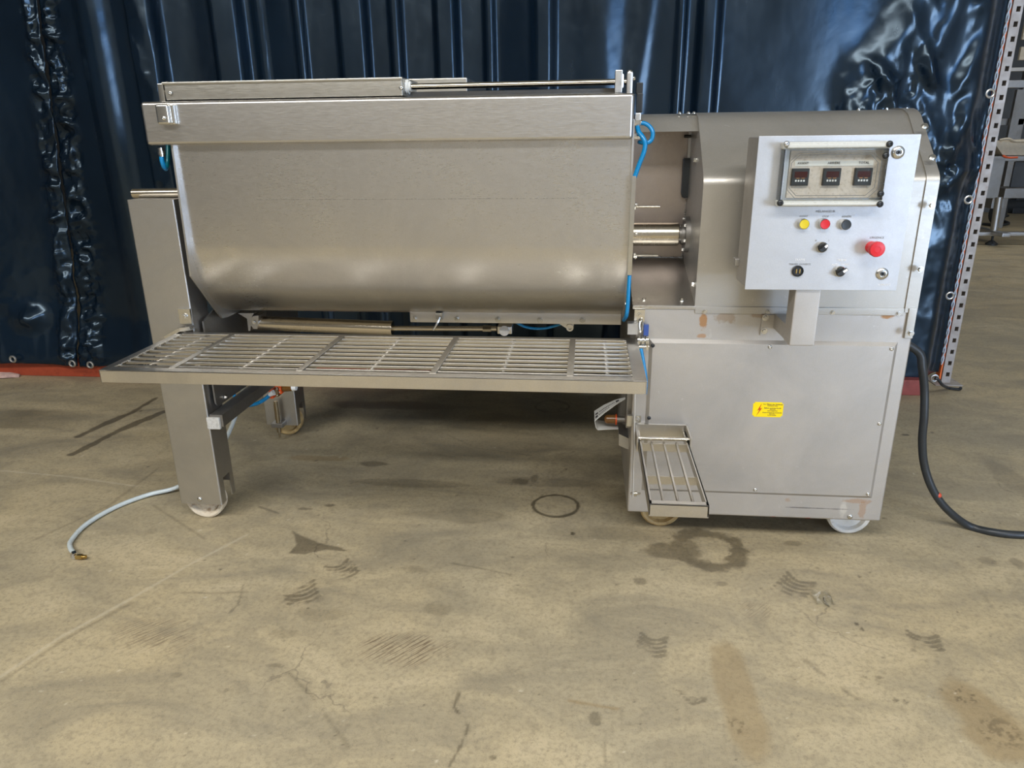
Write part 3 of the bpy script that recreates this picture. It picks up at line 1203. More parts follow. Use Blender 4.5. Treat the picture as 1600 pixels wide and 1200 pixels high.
cyl(bm, (-1.30, 2.285, 1.5), (0.122, 2.285, 1.504), 0.0085, n=16)
ROD = obj('guide_rod', bm, 'steel_rod', MX)
bm = BM()
box(bm, (-1.28, 2.31, 1.466), (0.085, 2.335, 1.489), 0.002)
obj('lid_rail', bm, 'steel_dull', MX)
bm = BM()
box(bm, (-0.56, 2.34, 1.44), (0.118, 3.22, 1.474), 0.002)
obj('tub_cover_plate', bm, 'steel_dull', MX)
bm = BM()
box(bm, (-1.322, 2.262, 1.466), (-1.302, 2.30, 1.524), 0.003)
LB = obj('rod_bracket', bm, 'steel_bolt', ROD)
put('bolt', DOME, (-1.297, 2.28, 1.527), ROD, (-PI / 2, 0, 0))
bm = BM()
box(bm, (0.073, 2.262, 1.473), (0.094, 2.30, 1.534), 0.002)
box(bm, (0.09, 2.268, 1.485), (0.099, 2.30, 1.525), 0.004)
obj('rod_clamp', bm, 'zinc', ROD)
bm = BM()
box(bm, (0.106, 2.262, 1.466), (0.125, 2.305, 1.53), 0.006)
obj('rod_bracket', bm, 'steel_leg', ROD)
put('bolt', DOME_B, (0.115, 2.28, 1.529), ROD, (-PI / 2, 0, 0))
put('bolt', HEX_S, (0.126, 2.285, 1.512), ROD, (0, 0, PI / 2))

# --- pneumatic fittings at the upper corners ----------------------------
bm = BM()
box(bm, at(994, 176, 2.28), at(1004, 146, 2.31), 0.003)
box(bm, at(994, 146, 2.28), at(1004, 130, 2.31), 0.002)
VALVE = obj('valve_block', bm, 'black_plastic', MX)
bm = BM()
box(bm, at(992.5, 188, 2.24), at(1000.5, 177, 2.27), 0.002)
obj('valve_fitting', bm, 'zinc', VALVE)
for px, py in ((997, 192), (996, 213)):
    bm = BM()
    q = at(px, py, 2.235)
    cyl(bm, q - Vector((0.010, 0, 0)), q + Vector((0.008, 0, 0)), 0.0085, n=6)
    cyl(bm, q + Vector((0.006, 0, 0)), q + Vector((0.012, 0, 0)), 0.0075, n=16)
    obj('push_fitting', bm, 'steel_bolt', VALVE)


def air_tube(pts, r, mat='blue_tube', parent=None):
    b = BM()
    tube(b, pts, r, 12, 8)
    return obj('air_tube', b, mat, parent or MX)


air_tube([at(999, 192, 2.235), at(1008, 193, 2.23), at(1016, 199, 2.225), at(1020, 208, 2.22), at(1018, 218, 2.22), at(1012, 223, 2.22), at(1005, 223, 2.225), at(999, 222, 2.25)], 0.0062)
air_tube([at(996, 198, 2.235), at(998, 206, 2.225), at(1004, 214, 2.215), at(1008, 224, 2.21), at(1006, 238, 2.21), at(999, 256, 2.212), at(991.5, 277, 2.215)], 0.0068)
air_tube([at(984, 425, 2.215), at(982.5, 450, 2.21), at(981, 475, 2.21), at(979, 492, 2.22), at(975, 500, 2.26)], 0.0062)
air_tube([at(1001, 544, 2.225), at(1004, 560, 2.22), at(1007, 578, 2.215), at(1009, 596, 2.21), at(1008, 615, 2.215)], 0.0065)
q = at(251, 231, 2.24)
bm = BM()
lathe(bm, q, (0.05, 0, -1), [(0, 0.009), (0.010, 0.009), (0.011, 0.011), (0.020, 0.011), (0.021, 0.009), (0.026, 0.009)], n=14)
obj('push_fitting', bm, 'steel_bolt', MX)
air_tube([at(252, 238, 2.24), at(253, 250, 2.24), at(256, 260, 2.25), at(259, 264, 2.27)], 0.0070)
air_tube([at(259, 264, 2.27), at(262, 255, 2.29), at(263, 240, 2.30), at(263, 226, 2.31)], 0.0068, 'teal_tube')
air_tube([at(800, 500, 2.56), at(822, 511, 2.56), at(850, 513, 2.56), at(880, 505, 2.56), at(892, 498, 2.56)], 0.005)

# --- legs ----------------------------------------------------------------
LX0, LX1, LY0, LY1, LZ0, LZ1 = -1.481, -1.320, 2.25, 2.358, 0.081, 1.179


def wheel(parent, x, y, r, w, mat, hub='steel_bolt'):
    b = BM()
    h = w / 2
    p = [(-h * 0.9, r * 0.0), (-h * 0.9, r * 0.16), (-h * 0.45, r * 0.18), (-h * 0.40, r * 0.70), (-h * 0.92, r * 0.78), (-h, r * 0.90), (-h * 0.8, r * 0.985), (-h * 0.4, r), (h * 0.4, r), (h * 0.8, r * 0.985), (h, r * 0.9), (h * 0.92, r * 0.78), (h * 0.4, r * 0.7), (h * 0.45, r * 0.18), (h * 0.9, r * 0.16), (h * 0.9, 0)]
    lathe(b, (x, y, r), (0, 1, 0), p, n=40)
    return obj('wheel', b, mat, parent)


def channel(bm, x0, x1, y0, y1, z0, z1, t=0.004, notch=None):
    """square-section post: bent front with rounded edges, sides, back; notch = (y0, y1, z) slot low in the right flank"""
    r = 0.006

    def corner(cx, cy, a0, k=4):
        return [(cx + r * math.cos(a0 + PI / 2 * i / k), cy + r * math.sin(a0 + PI / 2 * i / k)) for i in range(k + 1)]
    outer_l = [(x0, y1)] + corner(x0 + r, y0 + r, PI) + corner(x1 - r, y0 + r, 1.5 * PI)
    def shell(pts, za, zb):
        P = [Vector((x, y, 0)) for x, y in pts]
        Q = []
        for i in range(len(P)):
            d = (P[min(i + 1, len(P) - 1)] - P[max(i - 1, 0)]).normalized()
            Q.append(P[i] + Vector((-d.y, d.x, 0)) * t)
        prism(bm, [Vector((p.x, p.y, za)) for p in P + Q[::-1]], (0, 0, zb - za))
    if notch:
        shell(outer_l + [(x1, y1)], notch[2], z1)
        shell(outer_l + [(x1, notch[0])], z0, notch[2])
        box(bm, (x1 - t, notch[1], z0), (x1, y1, notch[2]))
    else:
        shell(outer_l + [(x1, y1)], z0, z1)
    box(bm, (x0, y0 + r, z1 - t), (x1, y1, z1))
    box(bm, (x0 + t, y1 - t, z0 + 0.05), (x1 - t, y1, z1 - t))


bm = BM()
channel(bm, LX0, LX1, LY0, LY1, LZ0, LZ1, notch=(2.285, 2.334, 0.175))
LEG = obj('leg', bm, 'steel_leg', MX)
wheel(LEG, at(325, 790, 2.31).x, 2.310, 0.075, 0.045, 'wheel_cream')
put('axle_bolt', DOME_B, at(312, 780, LY0), LEG)
bm = BM()
cyl(bm, (-1.50, 2.325, 1.194), (-1.27, 2.325, 1.196), 0.0155, n=20)
obj('trunnion_shaft', bm, 'steel_shaft', LEG)
# bracket and hook that carry the platform
bm = BM()
box(bm, at(283.5, 505, 2.25), at(296, 483, 2.242), 0.002)
obj('hinge_plate', bm, 'steel_bolt', LEG)
put('bolt', HEX, at(288.5, 494, 2.242), LEG)
bm = BM()
a, b, c = at(304, 510, 2.243), at(287, 512, 2.24), at(265, 525, 2.235)
for p0, p1 in ((a, b), (b, c)):
    d = (p1 - p0).normalized()
    n = Vector((-d.z, 0, d.x)) * 0.006
    prism(bm, [p0 + n, p1 + n, p1 - n, p0 - n], (0, -0.03, 0))
obj('platform_hook', bm, 'steel_bolt', LEG)

# rear leg
bm = BM()
RX0, RX1, RY0 = at(413, 640, 3.06).x, at(463, 640, 3.06).x, 3.06
channel(bm, RX0, RX1, RY0, RY0 + 0.108, 0.068, 1.179, notch=(3.095, 3.145, 0.16))
RLEG = obj('leg', bm, 'steel_leg', MX)
wheel(RLEG, at(450, 660, 3.12).x, 3.120, 0.075, 0.045, 'wheel_tan')
bm = BM()
c = at(434, 655, 3.03)
cyl(bm, (c.x, 3.03, 0.045), (c.x, 3.03, 0.20), 0.010, n=14)
cyl(bm, (c.x, 3.03, 0.018), (c.x, 3.03, 0.05), 0.005, n=10)
for k in range(12):
    cyl(bm, (c.x, 3.03, 0.11 + k * 0.0065), (c.x, 3.03, 0.113 + k * 0.0065), 0.0115, n=14)
obj('levelling_screw', bm, 'brass_dull', RLEG)
bm = BM()
box(bm, (c.x - 0.03, 3.01, 0.072), (c.x + 0.028, 3.062, 0.095), 0.004)
obj('screw_bracket', bm, 'steel_dull', RLEG)
# side plate and cross bar between the two left legs
bm = BM()
prism(bm, [(-1.312, y, z) for y, z in ((2.292, 0.468), (2.300, 0.455), (2.320, 0.452), (3.10, 0.445), (3.10, 0.82), (2.47, 0.82), (2.292, 0.767))], (0.006, 0, 0))
SP = obj('side_plate', bm, 'steel_dull', MX)
put('bolt', HEX, on_side(352, 621, -1.305), SP, (0, 0, PI / 2))
put('bolt', HEX, on_side(348, 646, -1.305), SP, (0, 0, PI / 2))
bm = BM()
box(bm, (-1.318, 2.252, 0.392), (-1.268, 3.09, 0.438), 0.003)
CB = obj('cross_bar', bm, 'steel_dull', MX)
bm = BM()
box(bm, (-1.325, 2.243, 0.386), (-1.278, 2.256, 0.430), 0.002)
CAP = obj('end_tape', bm, 'tape_white', CB)
CAP['label'] = 'white tape over the bar end'

# pneumatic cylinder below the trough
bm = BM()
A0, A1 = at(400, 504.5, 2.5), at(612, 513, 2.5)
cyl(bm, A0, A1, 0.0265, n=28)
cyl(bm, A1 - (A1 - A0).normalized() * 0.008, A1 + (A1 - A0).normalized() * 0.004, 0.0275, n=28)
CYL = obj('cylinder_barrel', bm, 'steel_shaft', MX)
bm = BM()
A2 = at(776, 513.5, 2.5)
cyl(bm, A1, A2, 0.009, n=16)
cyl(bm, A2 - Vector((0.05, 0, 0)), A2 - Vector((0.02, 0, 0)), 0.0115, n=6)
obj('cylinder_rod', bm, 'steel_shaft', CYL)
bm = BM()
prism(bm, [at(390, 505, 2.47), at(395, 494, 2.47), at(404, 493, 2.47), at(402, 514, 2.47), at(396, 514, 2.47)], (0, 0.07, 0))
obj('clevis', bm, 'steel_leg', CYL)
put('clevis_pin', HEX_S, at(397, 503.5, 2.468), CYL)
bm = BM()
prism(bm, [at(372, 489.5, 2.48), at(397, 489.5, 2.48), at(394, 494, 2.48), at(391, 517, 2.48), at(388, 517, 2.48), at(386, 498, 2.48)], (0, 0.03, 0))
obj('cylinder_mount', bm, 'steel_leg', CYL)
bm = BM()
box(bm, at(777, 522, 2.48), at(802, 505, 2.53), 0.003)
cyl(bm, at(788, 517, 2.462), at(788, 517, 2.49), 0.018, n=20)
obj('rod_end_block', bm, 'steel_rim', CYL)
bm = BM()
prism(bm, [at(872, 505, 2.5), at(897, 505, 2.5), at(896, 511, 2.5), at(892, 516, 2.5), at(885, 513, 2.5)], (0, 0.014, 0))
lathe(bm, at(890.5, 511.5, 2.5), (0, -1, 0), [(0, 0.013), (0.008, 0.013), (0.008, 0.007), (0.002, 0.007), (0.002, 0)], n=18)
obj('pivot_lug', bm, 'steel_rim', MX)

# --- folding grate platform ---------------------------------------------
GZ, GX0, GX1, GY0, GY1 = 0.745, -1.366, 0.167, 1.809, 2.236
bm = BM()
box(bm, (GX0, GY0, GZ - 0.037), (GX1, GY0 + 0.004, GZ), 0.0015)
box(bm, (GX0, GY0, GZ - 0.004), (GX1, GY0 + 0.034, GZ), 0.0015)
box(bm, (GX0, GY1 - 0.026, GZ - 0.004), (GX1, GY1, GZ), 0.0015)
box(bm, (GX0, GY1 - 0.004, GZ - 0.035), (GX1, GY1, GZ), 0.0015)
box(bm, (GX0, GY0, GZ - 0.004), (GX0 + 0.026, GY1, GZ + 0.0004), 0.0015)
box(bm, (GX0, GY0, GZ - 0.037), (GX0 + 0.004, GY1, GZ), 0.0015)
box(bm, (GX1 - 0.036, GY0, GZ - 0.004), (GX1, GY1, GZ + 0.0004), 0.0015)
box(bm, (GX1 - 0.004, GY0, GZ - 0.037), (GX1, GY1, GZ), 0.0015)
PLAT = obj('platform_frame', bm, 'steel_grate', MX)
PLAT['label'] = 'long steel grate platform frame hinged in front of the tub'
bm = BM()
box(bm, ((GX0 - GX1) / 2 + 0.02, -0.0048, -0.0042), ((GX1 - GX0) / 2 - 0.02, 0.0048, 0.0042), 0.0018)
SLAT = _shared('slat', bm, 'steel_grate')
NS = 9
slat_y = [GY0 + 0.034 + (GY1 - GY0 - 0.060) * (i + 0.6) / (NS + 0.1) for i in range(NS)]
for y in slat_y:
    put('slat', SLAT, ((GX0 + GX1) / 2, y, GZ - 0.0065), PLAT)
xb = []
for p0, p1 in (((268.5, 575), (365, 521)), ((469, 578), (538.5, 521)), ((678, 582), (715, 522.6)), ((891, 585), (895, 527))):
    x = (on_floor(*p0, GZ).x + on_floor(*p1, GZ).x) / 2
    xb.append(x)
    bm = BM()
    box(bm, (x - 0.009, GY0 + 0.03, GZ - 0.004), (x + 0.009, GY1 - 0.02, GZ + 0.0008), 0.001)
    box(bm, (x + 0.006, GY0 + 0.03, GZ - 0.026), (x + 0.009, GY1 - 0.02, GZ), 0.0008)
    obj('cross_bar', bm, 'steel_grate', PLAT)
xb = [GX0] + xb + [GX1]
for i in range(5):
    x = (xb[i] + xb[i + 1]) / 2
    bm = BM()
    cyl(bm, (x, GY0 + 0.02, GZ - 0.013), (x, GY1 - 0.012, GZ - 0.013), 0.0045, n=8)
    for y in slat_y:
        for s in (-1, 1):
            bmesh.ops.create_icosphere(bm, subdivisions=1, radius=0.0042, matrix=Matrix.Translation((x + 0.004 * s, y + 0.0065, GZ - 0.006)))
    obj('tie_rod', bm, 'steel_grate', PLAT)
bm = BM()
for x in (GX0 + 0.027, GX1 - 0.037):
    for y in slat_y:
        bmesh.ops.create_icosphere(bm, subdivisions=1, radius=0.0045, matrix=Matrix.Translation((x, y + 0.004, GZ - 0.003)))
w = obj('weld_beads', bm, 'steel_bolt', PLAT)
w['kind'] = 'stuff'
bm = BM()
c = on_floor(632, 607, GZ - 0.045)
cyl(bm, (c.x, GY0 + 0.06, GZ - 0.052), (c.x, GY0 + 0.06, GZ - 0.01), 0.010, n=14)
obj('rubber_stop', bm, 'paper_white', PLAT)
# right-hand hinge: bolted plate, tongue, shackle with pin, blue latch
bm = BM()
box(bm, at(990.5, 506, 2.248), at(1008, 484, 2.240), 0.002)
HP = obj('hinge_plate', bm, 'steel_bolt', MX)
put('bolt', HEX, at(1000, 493, 2.240), HP)
bm = BM()
box(bm, at(979.5, 518, 2.236), at(997, 506, 2.20), 0.002)
obj('hinge_tongue', bm, 'steel_leg', HP)
bm = BM()
tube(bm, [at(1003, 500, 2.225), at(999.5, 505, 2.222), at(999.5, 514, 2.22), at(1001, 519, 2.22), at(1003.5, 515, 2.22), at(1004.5, 506, 2.222), at(1003, 500, 2.225)], 0.0026, 8)
obj('ring', bm, 'steel_rod', HP)
bm = BM()
box(bm, at(1005, 522, 2.238), at(1014, 508, 2.222), 0.003)
obj('latch', bm, 'latch_blue', HP)
bm = BM()
for px in (998, 1004, 1010.5):
    q = at(px, 532, 2.225)
    lathe(bm, q - Vector((0.004, 0, 0)), (1, 0, 0), [(0, 0.017), (0.008, 0.017)], n=20)
cyl(bm, at(997, 532, 2.225), at(1013, 532, 2.225), 0.007, n=12)
cyl(bm, at(998, 542, 2.222), at(1014, 542, 2.222), 0.006, n=12)
box(bm, at(1009, 545, 2.23), at(1014, 526, 2.215), 0.002)
obj('shackle', bm, 'steel_bolt', HP)

# --- drive cabinet -------------------------------------------------------
CX0, CX1, CY1 = 0.162, 1.005, 3.20
bm = BM()
box(bm, (CX0, YF, 0.116), (CX1, CY1, 0.842), 0.007, 3)
CAB = obj('drive_cabinet', bm, 'steel_cabinet', MX)
# raised access panel with bevelled border
PX0, PX1, PZ0, PZ1 = 0.207, 0.965, 0.203, 0.741
bm = BM()
v = []
for (y, g) in ((YF, 0.0), (YF - 0.0095, 0.011)):
    v.append([bm.verts.new((x, y, z)) for x, z in ((PX0 + g, PZ0 + g), (PX1 - g, PZ0 + g), (PX1 - g, PZ1 - g), (PX0 + g, PZ1 - g))])
for i in range(4):
    bm.faces.new((v[0][i], v[0][(i + 1) % 4], v[1][(i + 1) % 4], v[1][i]))
bm.faces.new(v[1])
bm.faces.new(v[0][::-1])
PANEL = obj('access_panel', bm, 'steel_panel', CAB, angle=20)
PY = YF - 0.0095
for px, py in ((1020, 540), (1203, 542), (1393, 545), (1014, 653), (1374, 662), (1180, 765), (1356, 772)):
    put('panel_screw_point', DOME_K if px < 1025 else DOME, at(px, py, PY), CAB)  # the left-hand ones are black domes standing in for empty holes
# warning label with its lettering
LX, LZ = 0.5955, 0.5125
bm = BM()
box(bm, (LX - 0.0475, PY - 0.0008, LZ - 0.0255), (LX + 0.0475, PY + 0.0005, LZ + 0.0255))
es = [e for e in bm.edges if abs(e.verts[0].co.y - e.verts[1].co.y) > 1e-4]
bmesh.ops.bevel(bm, geom=es, offset=0.005, segments=3, affect='EDGES')
WL = obj('warning_label', bm, 'label_yellow', CAB)
WL['label'] = 'yellow warning label with a red lightning bolt'
rows = [('Vor Öffnen des Gehäuses', 0.0062, 0.0185), ('Netzstecker ziehen', 0.0044, 0.0135), ('Before opening the lid', 0.0062, 0.0055), ('disconnect', 0.0040, 0.0008),
        ('mains supply first', 0.0048, -0.0035), ('Avant d\'ouvrir le couvercle', 0.0058, -0.0098), ('débrancher', 0.0040, -0.0142), ('la prise secteur', 0.0046, -0.0185)]
for s, h, dz in rows:
    text_mesh(s, h, 'dark_print', (LX + 0.014, PY - 0.0012, LZ + dz), CAB, 'label_lettering', sx=0.95)
bm = BM()
bolt = [(-0.022, 0.021), (-0.038, -0.009), (-0.0305, 0.0015), (-0.034, -0.006), (-0.0275, 0.004), (-0.019, 0.012), (-0.0275, -0.004), (-0.029, -0.011), (-0.0345, -0.0205), (-0.0355, -0.012), (-0.0325, -0.013)]
bolt = [(-0.021, 0.0215), (-0.033, -0.0035), (-0.026, -0.0005), (-0.0345, -0.0215), (-0.0185, 0.006), (-0.0255, 0.003)]
prism(bm, [(LX + x, PY - 0.0016, LZ + z) for x, z in bolt], (0, 0.001, 0))
obj('lightning_symbol', bm, 'label_red', CAB, smooth=False)
put('axle_bolt', DOME_B, at(1328, 807, YF), CAB)
for px, y, m in ((1322, 2.385, 'wheel_white'), (1030, 2.385, 'wheel_tan')):
    wheel(CAB, at(px, 815, y).x, y, 0.076, 0.05, m)
for px in (1322, 1030):
    wheel(CAB, at(px, 815, 2.385).x, 3.05, 0.076, 0.05, 'wheel_tan')
# shelf of the notch beside the tub, sloping floor, back wall
SH0, SH1 = 0.150, 0.342
bm = BM()
box(bm, (SH0, YF - 0.004, 0.838), (SH1 + 0.002, 2.30, 0.850), 0.0015)
prism(bm, [(SH0, 2.252, 0.842), (SH0, 2.252, 0.850), (SH0, 2.60, 0.946), (SH0, 2.60, 0.842)], (SH1 - SH0, 0, 0))
SHELF = obj('shaft_shelf', bm, 'steel_tub', CAB)
for px, py in ((1006, 467), (1065, 467)):
    put('bolt', HEX, at(px, py + 3, 2.29), CAB, (-PI / 2, 0, 0))
bm = BM()
box(bm, (SH0, 2.60, 0.842), (SH1, CY1, 1.40))
BACKW = obj('gear_housing', bm, 'steel_recess', MX)
# weld beads along the inner corners
bm = BM()
for i in range(34):
    t = i / 33.0
    bmesh.ops.create_icosphere(bm, subdivisions=1, radius=0.0035 + random.uniform(-0.001, 0.001), matrix=Matrix.Translation((SH0 + 0.005 + t * 0.185, 2.597, 0.946 + random.uniform(-0.001, 0.001))))
for i in range(50):
    t = i / 49.0
    bmesh.ops.create_icosphere(bm, subdivisions=1, radius=0.003 + random.uniform(-0.001, 0.001), matrix=Matrix.Translation((0.339, 2.597, 0.95 + t * 0.40)))
wb = obj('weld_beads', bm, 'weld', BACKW)
wb['kind'] = 'stuff'

# --- hood ------------------------------------------------------------------
hp = [(YF, 0.836), (YF, 1.212)]
for i in range(5):
    a = i / 4
    hp.append((YF + 0.022 * a * a, 1.217 + 0.034 * a))
hp += [(2.425, 1.385), (2.445, 1.402), (2.47, 1.414), (2.50, 1.421), (2.56, 1.424)]


def hood_prism(x0, x1, grow=0.0, solid=True, mat='steel_hood', name='hood', parent=MX):
    b = BM()
    P = []
    for i, (y, z) in enumerate(hp):
        P.append(Vector((x0, y, z)))
    if grow:
        Q = []
        for i in range(len(P)):
            d = (P[min(i + 1, len(P) - 1)] - P[max(i - 1, 0)]).normalized()
            Q.append(P[i] + Vector((0, -d.z, d.y)) * grow)
        P = Q
    P = P + [Vector((x0, CY1, P[-1].z)), Vector((x0, CY1, 0.836))]
    prism(b, P, (x1 - x0, 0, 0))
    return obj(name, b, mat, parent, angle=28)


HOOD = hood_prism(0.342, 0.985)
STRIP = hood_prism(0.968, 1.004, 0.0045, name='hood_end_strip', parent=HOOD)
for px, py in ((1445, 198), (1457, 247), (1456, 321), (1438, 421), (1423, 521)):
    q = on_side(px, py, 0.983)
    slope = q.z > 1.26
    put('bolt', HEX, q + Vector((0, 0.002, 0)), HOOD, (-0.75, 0, 0) if slope else None)
bm = BM()
box(bm, (0.978, YF - 0.008, 0.755), (1.003, YF, 0.85), 0.002)
obj('strip_tab', bm, 'steel_hood', HOOD)
for x in (0.845, 0.93, 0.99):
    put('bolt', HEX_S, (x, 2.52, 1.4225), HOOD, (-PI / 2, 0, 0))
# flange strip between hood and cabinet
a, b = at(1085, 492, YF - 0.004), at(1424, 481, YF - 0.004)
bm = BM()
box(bm, (0.343, YF - 0.0045, 0.826), (0.967, YF + 0.002, 0.8485), 0.0015)
FS = obj('hood_flange', bm, 'steel_hood', HOOD)
for px, py in ((1101, 487), (1200, 487), (1301, 488.5), (1404, 490)):
    put('bolt', HEX_S, at(px, py, YF - 0.0045), HOOD)
bm = BM()
bp = [(2.435, 1.366), (2.460, 1.390), (2.475, 1.403), (2.495, 1.413), (2.53, 1.421), (CY1, 1.421), (CY1, 1.38), (2.46, 1.38), (2.446, 1.366)]
prism(bm, [(SH0, y, z) for y, z in bp], (0.199, 0, 0))
HB = obj('hood_bridge', bm, 'steel_hood', HOOD, angle=28)
put('bolt', DOME, on_side(1094, 191, 0.352) + Vector((0, -0.001, 0)), HOOD, (-0.5, 0, 0))
for x in (0.29, 0.318, 0.335):
    put('bolt', HEX_S, (x, 2.51, 1.420), HOOD, (-PI / 2, 0, 0))
bm = BM()
cyl(bm, (0.345, 2.60, 1.39), (0.327, 2.60, 1.365), 0.001, n=6)
# shaft, collar and bearing flange
SZ = ZT
bm = BM()
lathe(bm, (0.10, Y1, SZ), (1, 0, 0), [(0, 0.0385), (0.205, 0.0385), (0.209, 0.036)], n=40)
SHAFT = obj('drive_shaft', bm, 'steel_shaft', MX)
bm = BM()
lathe(bm, (0.305, Y1, SZ), (1, 0, 0), [(0, 0.028), (0.012, 0.028), (0.012, 0.034), (0.022, 0.034), (0.022, 0.060), (0.037, 0.060)], n=36)
BF = obj('bearing_flange', bm, 'steel_dull', SHAFT)
for k in range(6):
    a = k * PI / 3 + 0.3
    put('bolt', HEX_S, (0.327, Y1 + 0.050 * math.cos(a), SZ + 0.050 * math.sin(a)), SHAFT, (0, 0, -PI / 2))
# grip on its flat bar
bm = BM()
box(bm, at(1073, 250, 2.597), at(1081, 206, 2.585), 0.001)
GRB = obj('handle_bar', bm, 'steel_leg', MX)
bm = BM()
prism(bm, [at(px, py, 2.575) for px, py in ((1068, 247), (1081, 247), (1082.5, 262), (1081, 290), (1076, 309), (1067, 310), (1064.5, 303), (1066.5, 275))], (0, 0.02, 0))
bmesh.ops.bevel(bm, geom=list(bm.edges), offset=0.003, segments=2, affect='EDGES')
obj('grip', bm, 'black_rubber', GRB)
bm = BM()
cyl(bm, on_side(1069, 213, 0.318), on_side(1069, 213, 0.318) + Vector((0.022, 0, 0)), 0.005, n=10)
obj('stop_pin', bm, 'black_plastic', GRB)
for px, py in ((1088, 250), (1085, 444)):
    put('bolt', HEX, on_side(px, py, 0.342), HOOD, (0, 0, -PI / 2))
bm = BM()

# --- control box -----------------------------------------------------------
BX0, BX1, BZ0, BZ1, BY0, BY1 = 0.4435, 0.848, 0.9435, 1.3495, 2.04, 2.185
bm.free()
bm = BM()
box(bm, (BX0 + 0.003, BY0 + 0.004, BZ0 + 0.003), (BX1 - 0.003, BY1, BZ1 - 0.003), 0.004)
CBX = obj('control_box', bm, 'steel_cabinet', MX)
CBX['label'] = 'square grey control box on a bracket'
bm = BM()
box(bm, (BX0, BY0, BZ0), (BX1, BY0 + 0.006, BZ1), 0.0015)
FACE = obj('door_panel', bm, 'aluminium_face', CBX)
bm = BM()
q = on_side(1152, 408, BX0)
box(bm, (BX0 - 0.010, q.y - 0.018, q.z - 0.012), (BX0 + 0.004, q.y + 0.016, q.z + 0.010), 0.003)
obj('box_hinge', bm, 'steel_leg', CBX)
bm = BM()
box(bm, (0.584, 2.05, 0.78), (0.654, 2.115, BZ0 + 0.004), 0.004)
box(bm, (0.5855, 2.10, 0.7815), (0.6525, 2.246, 0.828), 0.003)
POST = obj('box_post', bm, 'steel_cabinet', MX)
bm = BM()
box(bm, at(1187, 523, 2.25), at(1212, 492, 2.244), 0.002)
obj('mounting_plate', bm, 'steel_cabinet', POST)
for px, py in ((1196, 496), (1194, 517)):
    put('bolt', HEX, at(px, py, 2.244), POST)
put('bolt', HEX_S, (0.782, 2.10, BZ0 + 0.003), CBX, (PI / 2, 0, 0))

# glazed cover with the three counters behind it
KX0, KX1, KZ0, KZ1, KY = 0.500, 0.771, 1.172, 1.334, 2.000
bm = BM()
box(bm, (0.528, BY0 - 0.003, 1.192), (0.762, BY0 - 0.0008, 1.312))
obj('counter_plate', bm, 'back_plate', CBX)


def frame(bm, o0, o1, i0, i1, y0, y1):
    (ox0, oz0), (ox1, oz1), (ix0, iz0), (ix1, iz1) = o0, o1, i0, i1
    box(bm, (ox0, y0, oz0), (ix0, y1, oz1), 0.003)
    box(bm, (ix1, y0, oz0), (ox1, y1, oz1), 0.003)
    box(bm, (ix0 - 0.001, y0, oz0), (ix1 + 0.001, y1, iz0), 0.003)
    box(bm, (ix0 - 0.001, y0, iz1), (ix1 + 0.001, y1, oz1), 0.003)


bm = BM()
for z0_, z1_ in ((KZ0, KZ0 + 0.016), (KZ1 - 0.018, KZ1)):
    box(bm, (KX0, KY + 0.010, z0_), (KX1 - 0.004, BY0, z1_), 0.004, 3)
    box(bm, (KX0 + 0.008, KY, z0_ + 0.003), (KX1 - 0.012, KY + 0.012, z1_ - 0.004), 0.003, 2)
KF = obj('cover_frame', bm, 'cover_plastic', CBX)
bm = BM()
box(bm, (KX0 + 0.009, KY + 0.002, KZ0 + 0.016), (KX1 - 0.012, KY + 0.005, KZ1 - 0.018), 0.001)
box(bm, (KX0 + 0.003, KY + 0.004, KZ0 + 0.016), (KX0 + 0.006, BY0, KZ1 - 0.018), 0.001)
box(bm, (KX1 - 0.012, KY + 0.004, KZ0 + 0.016), (KX1 - 0.009, BY0, KZ1 - 0.018), 0.001)
obj('clear_window', bm, MATS['clear_pane'], CBX)
# eight-sided moulding lines of the window
bm = BM()


def octa(x0, x1, z0, z1, c):
    return [(x0 + c, z0), (x1 - c, z0), (x1, z0 + c), (x1, z1 - c), (x1 - c, z1), (x0 + c, z1), (x0, z1 - c), (x0, z0 + c)]


for g, c in ((0.0, 0.022), (0.006, 0.020)):
    P = [Vector((x, KY + 0.006 + g, z)) for x, z in octa(KX0 + 0.020 + g, KX1 - 0.024 - g, KZ0 + 0.022 + g, KZ1 - 0.026 - g, c)]
    tube(bm, P + [P[0]], 0.0009, 5, raw=True)
obj('window_moulding', bm, 'grey_print', CBX)
SCREW = domehead('cover_screw', 0.0085, 'black_plastic')
SCREW_C = domehead('cover_screw_clear', 0.0075, 'zinc')
for px, py in ((1390, 225), (1384, 243), (1376, 303), (1375, 319), (1219, 317)):
    o = put('cover_screw', SCREW, at(px, py, KY - 0.001), CBX)
put('cover_screw', SCREW_C, at(1229, 225, KY - 0.001), CBX)
bm = BM()
box(bm, (0.541, BY0 - 0.0045, 1.2735), (0.738, BY0 - 0.0025, 1.2865))
obj('name_strip', bm, 'label_strip', CBX)
cxs = (0.5565, 0.6365, 0.7155)
for s, x in zip(('AVANT', 'ARRIÈRE', 'TOTAL'), (0.5615, 0.6395, 0.7145)):
    text_mesh(s, 0.0085, 'dark_print', (x, BY0 - 0.0052, 1.2805), CBX, 'strip_lettering')
